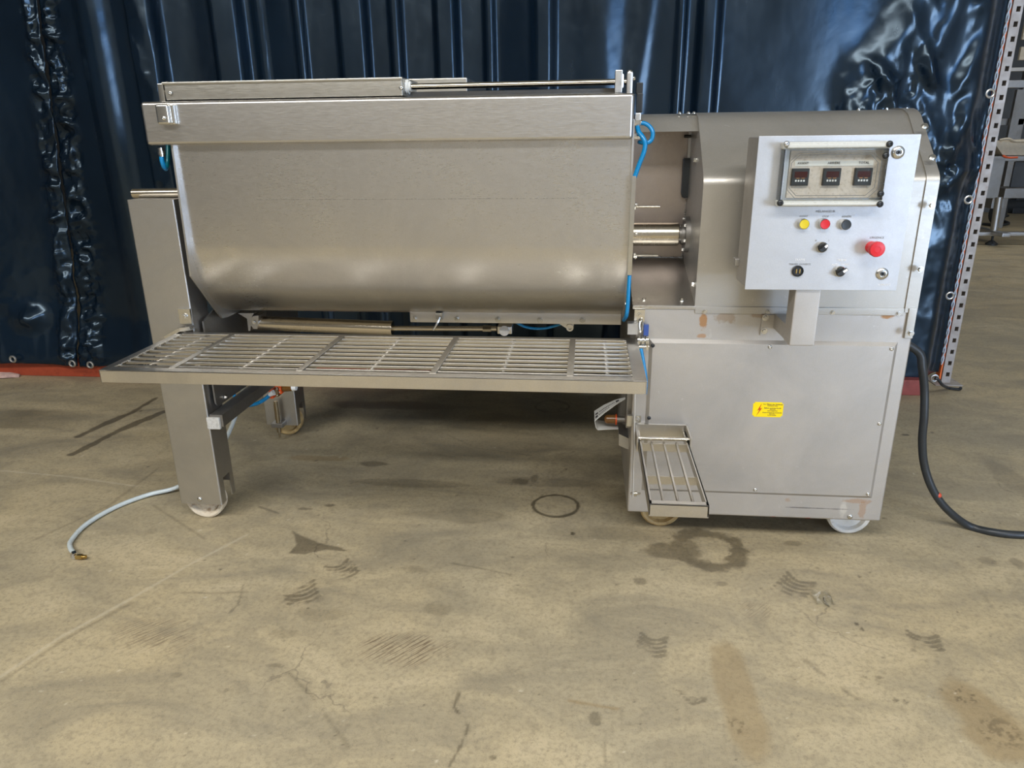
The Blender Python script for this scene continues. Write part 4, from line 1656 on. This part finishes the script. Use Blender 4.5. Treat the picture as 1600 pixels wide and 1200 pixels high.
for x in cxs:
    z = 1.246
    bm = BM()
    box(bm, (x - 0.022, BY0 - 0.012, z - 0.022), (x + 0.022, BY0 - 0.001, z + 0.022), 0.0015)
    obj('counter', bm, 'black_plastic', CBX)
    bm = BM()
    box(bm, (x - 0.015, BY0 - 0.0126, z - 0.001), (x + 0.017, BY0 - 0.0118, z + 0.014))
    obj('counter_display', bm, 'display_red', CBX)
    bm = BM()
    for k in range(4):
        xx = x - 0.0105 + k * 0.0068
        box(bm, (xx - 0.0020, BY0 - 0.0132, z - 0.0115), (xx + 0.0020, BY0 - 0.0118, z - 0.0068))
    k4 = obj('counter_keys', bm, 'pale_print', CBX)
    bm = BM()
    for xx in (x - 0.006, x + 0.007):
        box(bm, (xx - 0.0042, BY0 - 0.0128, z - 0.0034), (xx + 0.0042, BY0 - 0.0118, z - 0.0022))
    obj('counter_print', bm, 'orange_print', CBX)

# push buttons, selectors, emergency stop, locks
FY = BY0


def push_button(px, py, mat):
    q = at(px, py, FY - 0.016)
    b = BM()
    lathe(b, (q.x, FY, q.z), (0, -1, 0), [(0, 0.0148), (0.006, 0.0145), (0.014, 0.0138), (0.016, 0.0128), (0.0145, 0.0118)], n=28)
    r = obj('button_bezel', b, 'steel_bolt', CBX)
    b = BM()
    lathe(b, (q.x, FY, q.z), (0, -1, 0), [(0.004, 0.012), (0.0150, 0.0120), (0.0158, 0.0112), (0.0150, 0.0)], n=28)
    o = obj('push_button', b, mat, CBX)
    o['label'] = mat.replace('button_', '') + ' round push button'


push_button(1257, 350.5, 'button_yellow')
push_button(1289.5, 350.5, 'button_red')
push_button(1322.5, 351.5, 'button_black')
q = at(1371.5, 390, FY - 0.046)
bm = BM()
lathe(bm, (q.x, FY, q.z), (0, -1, 0), [(0, 0.016), (0.006, 0.0155), (0.012, 0.013), (0.026, 0.0125), (0.030, 0.0198), (0.042, 0.0205), (0.046, 0.0185), (0.0468, 0.008), (0.0462, 0.0075), (0.0462, 0)], n=36)
o = obj('emergency_stop', bm, 'button_red', CBX)
o['label'] = 'red mushroom emergency stop'


def selector(px, py, ang, nose):
    q = at(px, py, FY - 0.014)
    b = BM()
    lathe(b, (q.x, FY, q.z), (0, -1, 0), [(0, 0.0150), (0.009, 0.0145), (0.011, 0.0125), (0.010, 0.0115)], n=28)
    obj('selector_ring', b, 'steel_bolt', CBX)
    b = BM()
    lathe(b, (q.x, FY, q.z), (0, -1, 0), [(0.004, 0.0118), (0.0145, 0.0112), (0.0155, 0.0095), (0.0155, 0)], n=24)
    u = Vector((math.sin(ang), 0, math.cos(ang)))
    w_ = Vector((u.z, 0, -u.x))
    c = Vector((q.x, FY - 0.0150, q.z))
    prism(b, [c - u * 0.011 + w_ * 0.0042, c + u * nose + w_ * 0.0042, c + u * nose - w_ * 0.0042, c - u * 0.011 - w_ * 0.0042], (0, -0.010, 0))
    obj('selector_knob', b, 'black_plastic', CBX)
    b = BM()
    prism(b, [c + u * 0.003 + w_ * 0.0032, c + u * (nose - 0.001) + w_ * 0.0032, c + u * (nose - 0.001) - w_ * 0.0032, c + u * 0.003 - w_ * 0.0032], (0, -0.0106, 0))
    obj('selector_pointer', b, 'pale_print', CBX)


selector(1286, 387, 0.75, 0.013)
selector(1314, 425, 0.95, 0.016)
q = at(1247, 424, FY - 0.006)
bm = BM()
lathe(bm, (q.x, FY, q.z), (0, -1, 0), [(0, 0.0155), (0.006, 0.0150), (0.008, 0.013), (0.004, 0.0115), (0.004, 0)], n=28)
obj('key_switch', bm, 'black_plastic', CBX)
bm = BM()
for s in (-1, 1):
    box(bm, (q.x + s * 0.0045 - 0.0015, FY - 0.0062, q.z - 0.006), (q.x + s * 0.0045 + 0.0015, FY - 0.003, q.z + 0.006), 0.0008)
obj('key_contacts', bm, 'brass', CBX)
for px, py in ((1404, 238), (1379, 428)):
    q = at(px, py, FY - 0.004)
    bm = BM()
    lathe(bm, (q.x, FY, q.z), (0, -1, 0), [(0, 0.0165), (0.003, 0.0160), (0.006, 0.0125), (0.0065, 0.008), (0.003, 0.0075), (0.003, 0)], n=28)
    obj('door_lock', bm, 'steel_bolt', CBX)
    bm = BM()
    lathe(bm, (q.x, FY, q.z), (0, -1, 0), [(0.002, 0.0058), (0.0055, 0.0052), (0.0055, 0.0022), (0.003, 0.002), (0.003, 0)], n=14)
    obj('lock_insert', bm, 'black_plastic', CBX)
TXT = [('MÉLANGEUR', 1290, 330.5, 0.0088, 'grey_print'), ('AVANT', 1256, 338, 0.0068, 'grey_print'), ('STOP', 1290, 338.5, 0.0072, 'grey_print'), ('ARRIÈRE', 1323, 338.5, 0.0068, 'grey_print'),
       ('URGENCE', 1370.5, 371.5, 0.0082, 'grey_print'), ('0', 1275, 376, 0.007, 'grey_print'), ('1', 1295, 376, 0.007, 'grey_print'),
       ('TRAPPE', 1250, 406, 0.0078, 'pale_print'), ('FERMÉE  OUVERTE', 1250, 413, 0.0070, 'grey_print'),
       ('TRÉMIE', 1315.5, 406.5, 0.0078, 'pale_print'), ('AUTO   MANU', 1313, 413.5, 0.0070, 'pale_print'),
       ('N-600-HP2', 1381.5, 445, 0.0072, 'pale_print')]
for s, px, py, h, m in TXT:
    text_mesh(s, h, m, at(px, py, FY - 0.0006), CBX, 'panel_lettering', depth=0.0002)

# --- folding step ------------------------------------------------------------
SZ_, SX0, SX1, SY0, SY1 = 0.43, 0.181, 0.338, 1.727, 2.235
bm = BM()
box(bm, (SX0, SY0, SZ_ - 0.037), (SX1, SY0 + 0.004, SZ_), 0.001)
box(bm, (SX0, SY0, SZ_ - 0.004), (SX1, SY0 + 0.022, SZ_), 0.001)
box(bm, (SX0, SY0, SZ_ - 0.034), (SX0 + 0.004, SY1, SZ_), 0.001)
box(bm, (SX0, SY0, SZ_ - 0.004), (SX0 + 0.008, SY1, SZ_), 0.001)
box(bm, (SX1 - 0.005, SY0, SZ_ - 0.034), (SX1, SY1, SZ_), 0.001)
box(bm, (SX1 - 0.008, SY0, SZ_ - 0.004), (SX1, SY1, SZ_), 0.001)
box(bm, (SX0, SY1 - 0.10, SZ_ - 0.03), (SX1, SY1 - 0.096, SZ_ - 0.003), 0.001)
STEP = obj('step_frame', bm, 'steel_grate', MX)
STEP['label'] = 'small fold-out step with three bars'
bm = BM()
box(bm, (-0.0032, SY0 + 0.018 - 1.96, -0.0055), (0.0032, SY1 - 0.09 - 1.96, 0.0055), 0.001)
SB = _shared('step_bar', bm, 'steel_grate')
for k in (1, 2, 3):
    put('step_bar', SB, (SX0 + (SX1 - SX0) * k / 4, 1.96, SZ_ - 0.005), STEP)
bm = BM()
box(bm, (SX0 + 0.003, 1.915, SZ_ - 0.036), (SX1 - 0.004, 1.919, SZ_ - 0.010), 0.001)
obj('step_crosspiece', bm, 'steel_grate', STEP)
bm = BM()
cyl(bm, (SX0 - 0.004, 2.155, SZ_ + 0.006), (SX1 + 0.006, 2.155, SZ_ + 0.006), 0.006, n=12)
obj('step_hinge_rod', bm, 'steel_rod', STEP)
bm = BM()
for x in (SX0 - 0.008, SX1 + 0.001):
    box(bm, (x, 2.13, SZ_ - 0.03), (x + 0.006, 2.249, SZ_ + 0.022), 0.001)
box(bm, (SX0 - 0.008, 2.236, SZ_ - 0.03), (SX1 + 0.007, 2.249, SZ_ + 0.022), 0.001)
obj('step_bracket', bm, 'steel_grate', STEP)
st0, st1 = Vector((0.166, 2.235, 0.60)), on_side(988, 771, 0.166)
bm = BM()
d = (st1 - st0).normalized()
n = Vector((0, -d.z, d.y)) * 0.009
st1b = st1 + d * 0.012
prism(bm, [st0 + n, st1b + n, st1b - n, st0 - n], (0.004, 0, 0))
obj('step_stay', bm, 'steel_grate', STEP)
bm = BM()
cyl(bm, st1 + Vector((-0.006, 0, 0)), st1 + Vector((0.026, 0, 0)), 0.004, n=10)
cyl(bm, st1 + Vector((0.004, 0, 0)), st1 + Vector((0.015, 0, 0)), 0.009, n=16)
obj('stay_spacer', bm, 'steel_rod', STEP)
bm = BM()
box(bm, at(979, 664, 2.247), at(989, 650, 2.235), 0.002)
box(bm, at(992, 690, 2.249), at(1002, 650, 2.244), 0.001)
obj('stay_plate', bm, 'steel_bolt', STEP)
put('bolt', HEX, at(995.5, 657, 2.244), STEP)
# bracket on the cabinet flank
bm = BM()
p0 = at(966, 674, 2.33)
prism(bm, [at(967, 678, 2.34), at(984, 686, 2.34), at(985, 704, 2.34), at(967, 696, 2.34)], (0, 0.12, 0))
FB = obj('flank_bracket', bm, 'steel_leg', MX)
bm = BM()
box(bm, (0.146, 2.275, 0.42), (0.163, 2.34, 0.70), 0.002)
obj('flank_rail', bm, 'steel_dull', MX)
# filter bowl with orange ring and the paper strip looped over it
bm = BM()
q0, q1 = at(944, 655, 2.40), at(962, 655, 2.40)
lathe(bm, q0, q1 - q0, [(0, 0.008), (0.004, 0.014), (0.010, 0.0165), ((q1 - q0).length, 0.0165)], n=20)
FIL = obj('filter_bowl', bm, 'amber', MX)
bm = BM()
q = at(962.5, 655.5, 2.40)
cyl(bm, q - Vector((0.0025, 0, 0)), q + Vector((0.0025, 0, 0)), 0.0195, n=24)
obj('filter_ring', bm, 'solenoid_orange', FIL)
bm = BM()
cyl(bm, q, q + Vector((0.05, 0, 0)), 0.012, n=16)
obj('filter_neck', bm, 'steel_dull', FIL)
bm = BM()
path = [at(977, 622, 2.42), at(961, 629, 2.42), at(944, 639, 2.42), at(929, 650, 2.42), at(931, 660, 2.42), at(934, 664, 2.42), at(950, 665, 2.42), at(966, 665.5, 2.42)]
P = [Vector((p.x, p.y, p.z)) for p in path]
wid = [0.008, 0.026, 0.040, 0.050, 0.050, 0.048, 0.036, 0.030]
Q = []
for i in range(len(P)):
    dd = (P[min(i + 1, len(P) - 1)] - P[max(i - 1, 0)]).normalized()
    Q.append(Vector((-dd.z, 0, dd.x)) * 0.0008)
A = [bm.verts.new(p + o_ + Vector((0, -w_, 0))) for p, o_, w_ in zip(P, Q, wid)]
B = [bm.verts.new(p + o_ + Vector((0, w_, 0))) for p, o_, w_ in zip(P, Q, wid)]
C = [bm.verts.new(p - o_ + Vector((0, w_, 0))) for p, o_, w_ in zip(P, Q, wid)]
D = [bm.verts.new(p - o_ + Vector((0, -w_, 0))) for p, o_, w_ in zip(P, Q, wid)]
for i in range(len(P) - 1):
    for U_, V_ in ((A, B), (B, C), (C, D), (D, A)):
        bm.faces.new((U_[i], U_[i + 1], V_[i + 1], V_[i]))
bm.faces.new((A[0], B[0], C[0], D[0]))
bm.faces.new((A[-1], D[-1], C[-1], B[-1]))
TAG = obj('paper_strip', bm, 'paper_white', FIL)
TAG['label'] = 'folded white paper strip with print'
# print on the strip: two dark marks and a line of small dashes
bm = BM()


def on_strip(t, s, up=0.0016):
    k = t * 3
    i = min(int(k), 2)
    f = k - i
    p = P[3 - i].lerp(P[2 - i], f)
    o_ = (P[2 - i] - P[3 - i]).normalized()
    nn_ = Vector((-o_.z, 0, o_.x))
    if nn_.z < 0:
        nn_ = -nn_
    w_ = wid[3 - i] * (1 - f) + wid[2 - i] * f
    return p + nn_ * up + Vector((0, s * w_, 0))


for t0, t1, s0, s1 in [(0.04, 0.12, -0.75, -0.35), (0.04, 0.13, -0.1, 0.2), (0.70, 0.80, -0.3, 0.4)] + [(0.18 + k * 0.045, 0.205 + k * 0.045, -0.1, 0.15) for k in range(11)] + [(0.16 + k * 0.05, 0.19 + k * 0.05, -0.6, -0.45) for k in range(7)]:
    vs = [on_strip(t0, s0), on_strip(t1, s0), on_strip(t1, s1), on_strip(t0, s1)]
    prism(bm, vs, (0, 0, 0.0003))
obj('strip_print', bm, 'dark_print', FIL, smooth=False)

# solenoid valve beside the rear leg
VY = 2.78
bm = BM()
box(bm, at(421, 623, VY), at(431, 603, VY + 0.04), 0.002)
box(bm, at(436, 616, VY), at(444, 596, VY + 0.04), 0.002)
box(bm, at(424, 605, VY + 0.005), at(440, 590, VY + 0.035), 0.002)
SOL = obj('solenoid_valve', bm, 'solenoid_orange', MX)
SOL['label'] = 'orange solenoid valve'
bm = BM()
box(bm, at(431, 620, VY - 0.002), at(440, 603, VY + 0.04), 0.002)
obj('valve_body', bm, 'brass_dull', SOL)
for px, py in ((433, 608), (437, 608), (433, 618), (437, 613)):
    o = put('screw', DOME, at(px, py, VY - 0.002), SOL)
    o.scale = (0.45, 0.45, 0.45)
bm = BM()
q0, q1 = at(443, 606, VY + 0.015), at(457, 605, VY + 0.015)
cyl(bm, q0, q1, 0.017, n=20)
obj('valve_coil', bm, 'amber', SOL)
bm = BM()
cyl(bm, q1, at(463, 605, VY + 0.015), 0.017, 0.014, n=20)
obj('valve_cap', bm, 'paper_white', SOL)
bm = BM()
q0, q1 = at(421, 617, VY - 0.004), at(428, 613, VY - 0.004)
cyl(bm, q0, q1, 0.009, 0.013, n=16)
obj('tube_connector', bm, 'paper_white', SOL)
air_tube([at(422, 617, VY - 0.004), at(412, 625, VY - 0.01), at(400, 631, VY - 0.01), at(388, 633, VY), at(376, 628, VY + 0.02), at(366, 618, VY + 0.04), at(360, 606, VY + 0.06)], 0.008, 'blue_tube', SOL)

# ------------------------------------------------------------------ hose and cable
HO = thing('air_hose', 'milky white air hose curling over the floor to a brass coupling', 'hose', on_floor(122, 868, 0))
bm = BM()
tube(bm, [at(385, 590, 2.62), at(378, 616, 2.62), at(369, 646, 2.63), at(361, 668, 2.64), at(345, 700, 2.66), on_floor(318, 735, 0.05), on_floor(277, 761, 0.022), on_floor(235, 772, 0.012), on_floor(195, 786, 0.0105), on_floor(160, 803, 0.0105), on_floor(130, 823, 0.0105), on_floor(111, 845, 0.0105), on_floor(110, 856, 0.0115), on_floor(116, 865, 0.014)], 0.0085, 12, 8)
obj('hose', bm, 'hose_milky', HO)
bm = BM()
a, b = on_floor(116, 865, 0.014), on_floor(118, 871, 0.014)
cyl(bm, a, a + (b - a).normalized() * 0.022, 0.0125, n=6)
obj('hose_nut', bm, 'steel_bolt', HO)
bm = BM()
c = on_floor(119, 870, 0.014)
cyl(bm, c, c + Vector((0.022, 0.002, 0)), 0.009, n=6)
cyl(bm, c + Vector((0.02, 0.002, 0)), c + Vector((0.034, 0.003, 0)), 0.0065, n=12)
obj('coupling', bm, 'brass', HO)

bm = BM()
tube(bm, [(1.024, 2.47, 0.698), (1.04, 2.455, 0.700), at(1435, 550, 2.44), at(1441, 575, 2.43), at(1444.5, 610, 2.43), at(1444, 650, 2.42), at(1441, 690, 2.42), at(1445, 730, 2.42), at(1459, 768, 2.41), at(1482, 798, 2.41), on_floor(1515, 822, 0.014), on_floor(1555, 832, 0.014), on_floor(1600, 836, 0.014), on_floor(1680, 838, 0.014), on_floor(1760, 834, 0.014)], 0.0135, 14, 8)
CABLE = obj('power_cable', bm, 'black_rubber')
tag(CABLE, 'thick black power cable drooping from the cabinet to the floor', 'cable')
bm = BM()
bmesh.ops.create_icosphere(bm, subdivisions=2, radius=0.011, matrix=Matrix.Translation(at(1466, 774, 2.406)))
obj('paint_mark', bm, 'paint_red', CABLE)

# ------------------------------------------------------------------ perforated post at the end of the curtain
PO = thing('rack_post', 'grey perforated steel upright post at the right end of the curtain', 'post', (2.035, 4.12, 0))
bm = BM()
PXA, PXB, PYF = 2.032, 2.080, 4.105
hole_x0, hole_x1 = 2.050, 2.069
hs, hh = 0.0665, 0.024
t = 0.004
box(bm, (PXA, PYF, 0.0), (PXA + t, PYF + 0.07, 2.9))
box(bm, (PXB - t, PYF, 0.0), (PXB, PYF + 0.07, 2.9))
box(bm, (PXA + t, PYF, 0.0), (hole_x0, PYF + t, 2.9))
box(bm, (hole_x1, PYF, 0.0), (PXB - t, PYF + t, 2.9))
z = 0.0
k = 0
while z < 2.88:
    z1 = 0.055 + k * hs - hh / 2
    box(bm, (hole_x0, PYF, z), (hole_x1, PYF + t, min(z1, 2.9)))
    z = z1 + hh
    k += 1
obj('upright', bm, 'post_paint', PO, smooth=False)
bm = BM()
box(bm, (PXA - 0.05, 4.06, 0), (PXB + 0.05, 4.20, 0.006), 0.001)
obj('foot_plate', bm, 'post_paint', PO)
bm = BM()
box(bm, (2.020, 4.11, 0.007), (2.0285, 4.16, 2.9), 0.002)
tag(obj('rack_upright', bm, 'rack_orange', base=True), 'narrow orange rack upright showing beside the perforated post', 'post')
# lacing rope between the tarpaulin edge and the post
bm = BM()
for ph in (0, PI):
    tube(bm, [Vector((2.006 + 0.005 * math.cos(z_ * 60 + ph), 4.085 + 0.005 * math.sin(z_ * 60 + ph), z_)) for z_ in np.linspace(0.12, 2.7, 260)], 0.0035, 6, raw=True)
tag(obj('lacing_rope', bm, 'rope'), 'pale blue twisted rope lacing the curtain edge to the perforated post', 'rope')
# black elastic strap through the bottom eyelet
bm = BM()
tube(bm, [at(1461, 591, 3.84), at(1466, 593, 3.84), at(1472, 601, 3.86), on_floor(1481, 606, 0.012), on_floor(1486, 607, 0.008), on_floor(1494, 608, 0.008), on_floor(1500, 608, 0.010), on_floor(1501, 606, 0.02)], 0.008, 8, 6)
tag(obj('elastic_strap', bm, 'black_rubber'), 'black elastic hook strap tied to the lowest curtain eyelet', 'strap')

# ------------------------------------------------------------------ bits on the floor
bm = BM()
c = on_floor(1286, 938, 0.0)
rr = random.Random(3)
ring_v = []
for i in range(6):
    for j in range(4):
        ring_v.append(bm.verts.new((c.x + (i - 2.5) * 0.010 + rr.uniform(-0.006, 0.006), c.y + (j - 1.5) * 0.022 + rr.uniform(-0.008, 0.008), 0.003 + rr.random() * 0.014)))
for i in range(5):
    for j in range(3):
        bm.faces.new((ring_v[i * 4 + j], ring_v[(i + 1) * 4 + j], ring_v[(i + 1) * 4 + j + 1], ring_v[i * 4 + j + 1]))
bmesh.ops.solidify(bm, geom=list(bm.faces), thickness=0.0006)
SCRAP = obj('plastic_scrap', bm, MATS['clear_pane'])
tag(SCRAP, 'crumpled scrap of clear plastic film on the open floor', 'scrap')
bm = BM()
for k in range(5):
    a = on_floor(-20, 584 + k * 1.6, 0.008)
    b = on_floor(12, 583 + k * 1.4, 0.012)
    c = on_floor(30, 586 + k * 0.5, 0.006)
    tube(bm, [a, b, c], 0.008, 6, 5)
tag(obj('frayed_strap', bm, 'scrap_pink'), 'frayed pale pink strap lying against the long red beam', 'strap')

# ------------------------------------------------------------------ machines standing far behind, right of the post
BGY = 9.8
BG = thing('conveyor_stand', 'dull steel conveyor stand with a column foot, beyond the perforated post', 'machine', on_floor(1548, 375, 0))


def bgbox(name, p0, p1, dy, mat, parent=BG, y=BGY, bev=0.006):
    b = BM()
    a_, b_ = at(*p0, y), at(*p1, y)
    box(b, (min(a_.x, b_.x), y, min(a_.z, b_.z)), (max(a_.x, b_.x), y + dy, max(a_.z, b_.z)), bev)
    return obj(name, b, mat, parent)


bgbox('side_panel', (1536, 310), (1572, 247), 0.04, 'steel_dull')
bgbox('top_rail', (1536, 252), (1640, 243), 0.5, 'steel_dull')
bgbox('lower_rail', (1568, 310), (1640, 294), 0.4, 'steel_dull')
bgbox('panel', (1578, 294), (1640, 252), 0.03, 'wall_dark', y=BGY + 0.25)
bgbox('motor_box', (1548, 326), (1572, 308), 0.4, 'steel_dull', y=BGY + 0.3)
bm = BM()
cyl(bm, at(1552, 366, BGY), at(1561, 308, BGY), 0.042, n=16)
obj('column', bm, 'steel_leg', BG)
bm = BM()
b0 = at(1552, 366, BGY)
box(bm, (b0.x - 0.9, BGY - 0.03, b0.z - 0.02), (b0.x + 0.9, BGY + 0.05, b0.z + 0.03), 0.008)
box(bm, (b0.x - 0.05, BGY - 0.3, b0.z - 0.0), (b0.x + 0.05, BGY + 0.9, b0.z + 0.05), 0.008)
obj('base_bar', bm, 'steel_leg', BG)
for dx in (0.0, 0.85, -0.85):
    bm = BM()
    lathe(bm, (b0.x + dx, BGY, 0), (0, 0, 1), [(0, 0.07), (0.02, 0.07), (0.05, 0.03), (0.06, 0.014), (b0.z, 0.014)], n=20)
    obj('foot', bm, 'black_rubber', BG)
bm = BM()
h0 = [at(1553, 222, BGY), at(1640, 217, BGY), at(1640, 242.6, BGY), at(1567, 242.6, BGY)]
prism(bm, h0, (0, 0.5, 0))
HOP = thing('hopper_tray', 'pale steel hopper tray sitting on the conveyor stand', 'tray', (h0[3].x + 0.3, BGY + 0.2, h0[3].z))
obj('tray_body', bm, 'crate_beige', HOP)
bm = BM()
tube(bm, [at(1567, 243, BGY - 0.02), at(1574, 246, BGY - 0.02), at(1590, 246, BGY - 0.02)], 0.012, 6)
obj('cable', bm, 'solenoid_orange', HOP)
bm = BM()
tube(bm, [at(1562, 219, BGY - 0.02), at(1575, 217, BGY - 0.04), at(1588, 221, BGY - 0.03), at(1620, 220, BGY - 0.02)], 0.015, 6)
obj('wire', bm, 'crate_beige', HOP)
# rack of boxes further up
RK = thing('storage_rack', 'dark steel storage rack with beams, far beyond the perforated post', 'rack', on_floor(1585, 352, 0))
RY = 11.6
bm = BM()
a, b = at(1566, 300, RY), at(1578, 300, RY)
box(bm, (a.x, RY, 0.0), (b.x, RY + 0.10, 2.6), 0.006)
obj('upright', bm, 'steel_dull', RK)
bgbox('beam', (1545, 138), (1660, 124), 0.10, 'steel_leg', RK, RY - 0.05)
bgbox('beam', (1560, 112), (1660, 104), 0.10, 'post_metal', RK, RY - 0.05)
bgbox('beam', (1555, 196), (1660, 184), 0.10, 'steel_dull', RK, RY)
bm = BM()
a, b = at(1572, 228, RY - 0.1), at(1590, 140, RY - 0.1)
prism(bm, [a, a + Vector((0.10, 0, 0)), b + Vector((0.10, 0, 0)), b], (0, 0.06, 0))
obj('brace', bm, 'steel_dull', RK)
for i, (p0, p1) in enumerate((((1592, 94), (1640, 72)), ((1597, 62), (1640, 30)))):
    b = BM()
    a_, b_ = at(*p0, RY - 0.1), at(*p1, RY - 0.1)
    box(b, (a_.x, RY - 0.1, a_.z), (b_.x, RY - 0.055, b_.z), 0.006)
    e = obj('storage_bin', b, 'crate_beige')
    tag(e, ('lower' if i == 0 else 'upper') + ' pale beige bin on the far storage rack', 'bin', 'bins on the far rack')
MT = thing('floor_motor', 'small black motor with a looped cable on the floor behind the conveyor stand', 'motor', on_floor(1585, 333, 0))
bm = BM()
c = on_floor(1586, 333, 0)
cyl(bm, c + Vector((-0.25, 0, 0.12)), c + Vector((0.25, 0.05, 0.14)), 0.12, n=16)
box(bm, c + Vector((-0.1, -0.1, 0)), c + Vector((0.2, 0.15, 0.1)), 0.01)
box(bm, c + Vector((-0.05, -0.05, 0.22)), c + Vector((0.15, 0.1, 0.32)), 0.01)
obj('motor_body', bm, 'black_rubber', MT)
bm = BM()
tube(bm, [on_floor(1575, 337, 0.02), on_floor(1560, 340, 0.02), on_floor(1568, 345, 0.02), on_floor(1576, 349, 0.02), on_floor(1560, 352, 0.02), on_floor(1535, 350, 0.02)], 0.02, 8)
obj('motor_cable', bm, 'black_rubber', MT)
CW = thing('trolley_wheel', 'dark trolley wheel standing behind the conveyor column', 'wheel', on_floor(1556, 350, 0))
bm = BM()
c = on_floor(1556, 350, 0)
lathe(bm, (c.x, c.y, 0.17), (0.5, -1, 0), [(-0.04, 0.0), (-0.04, 0.10), (-0.05, 0.12), (-0.03, 0.17), (0.03, 0.17), (0.05, 0.12), (0.04, 0.1), (0.04, 0)], n=24)
obj('tyre', bm, 'black_rubber', CW)
bm = BM()
lathe(bm, (c.x, c.y, 0.17), (0.5, -1, 0), [(0.02, 0.10), (0.052, 0.08), (0.052, 0.0)], n=20)
obj('wheel_disc', bm, 'wheel_tan', CW)
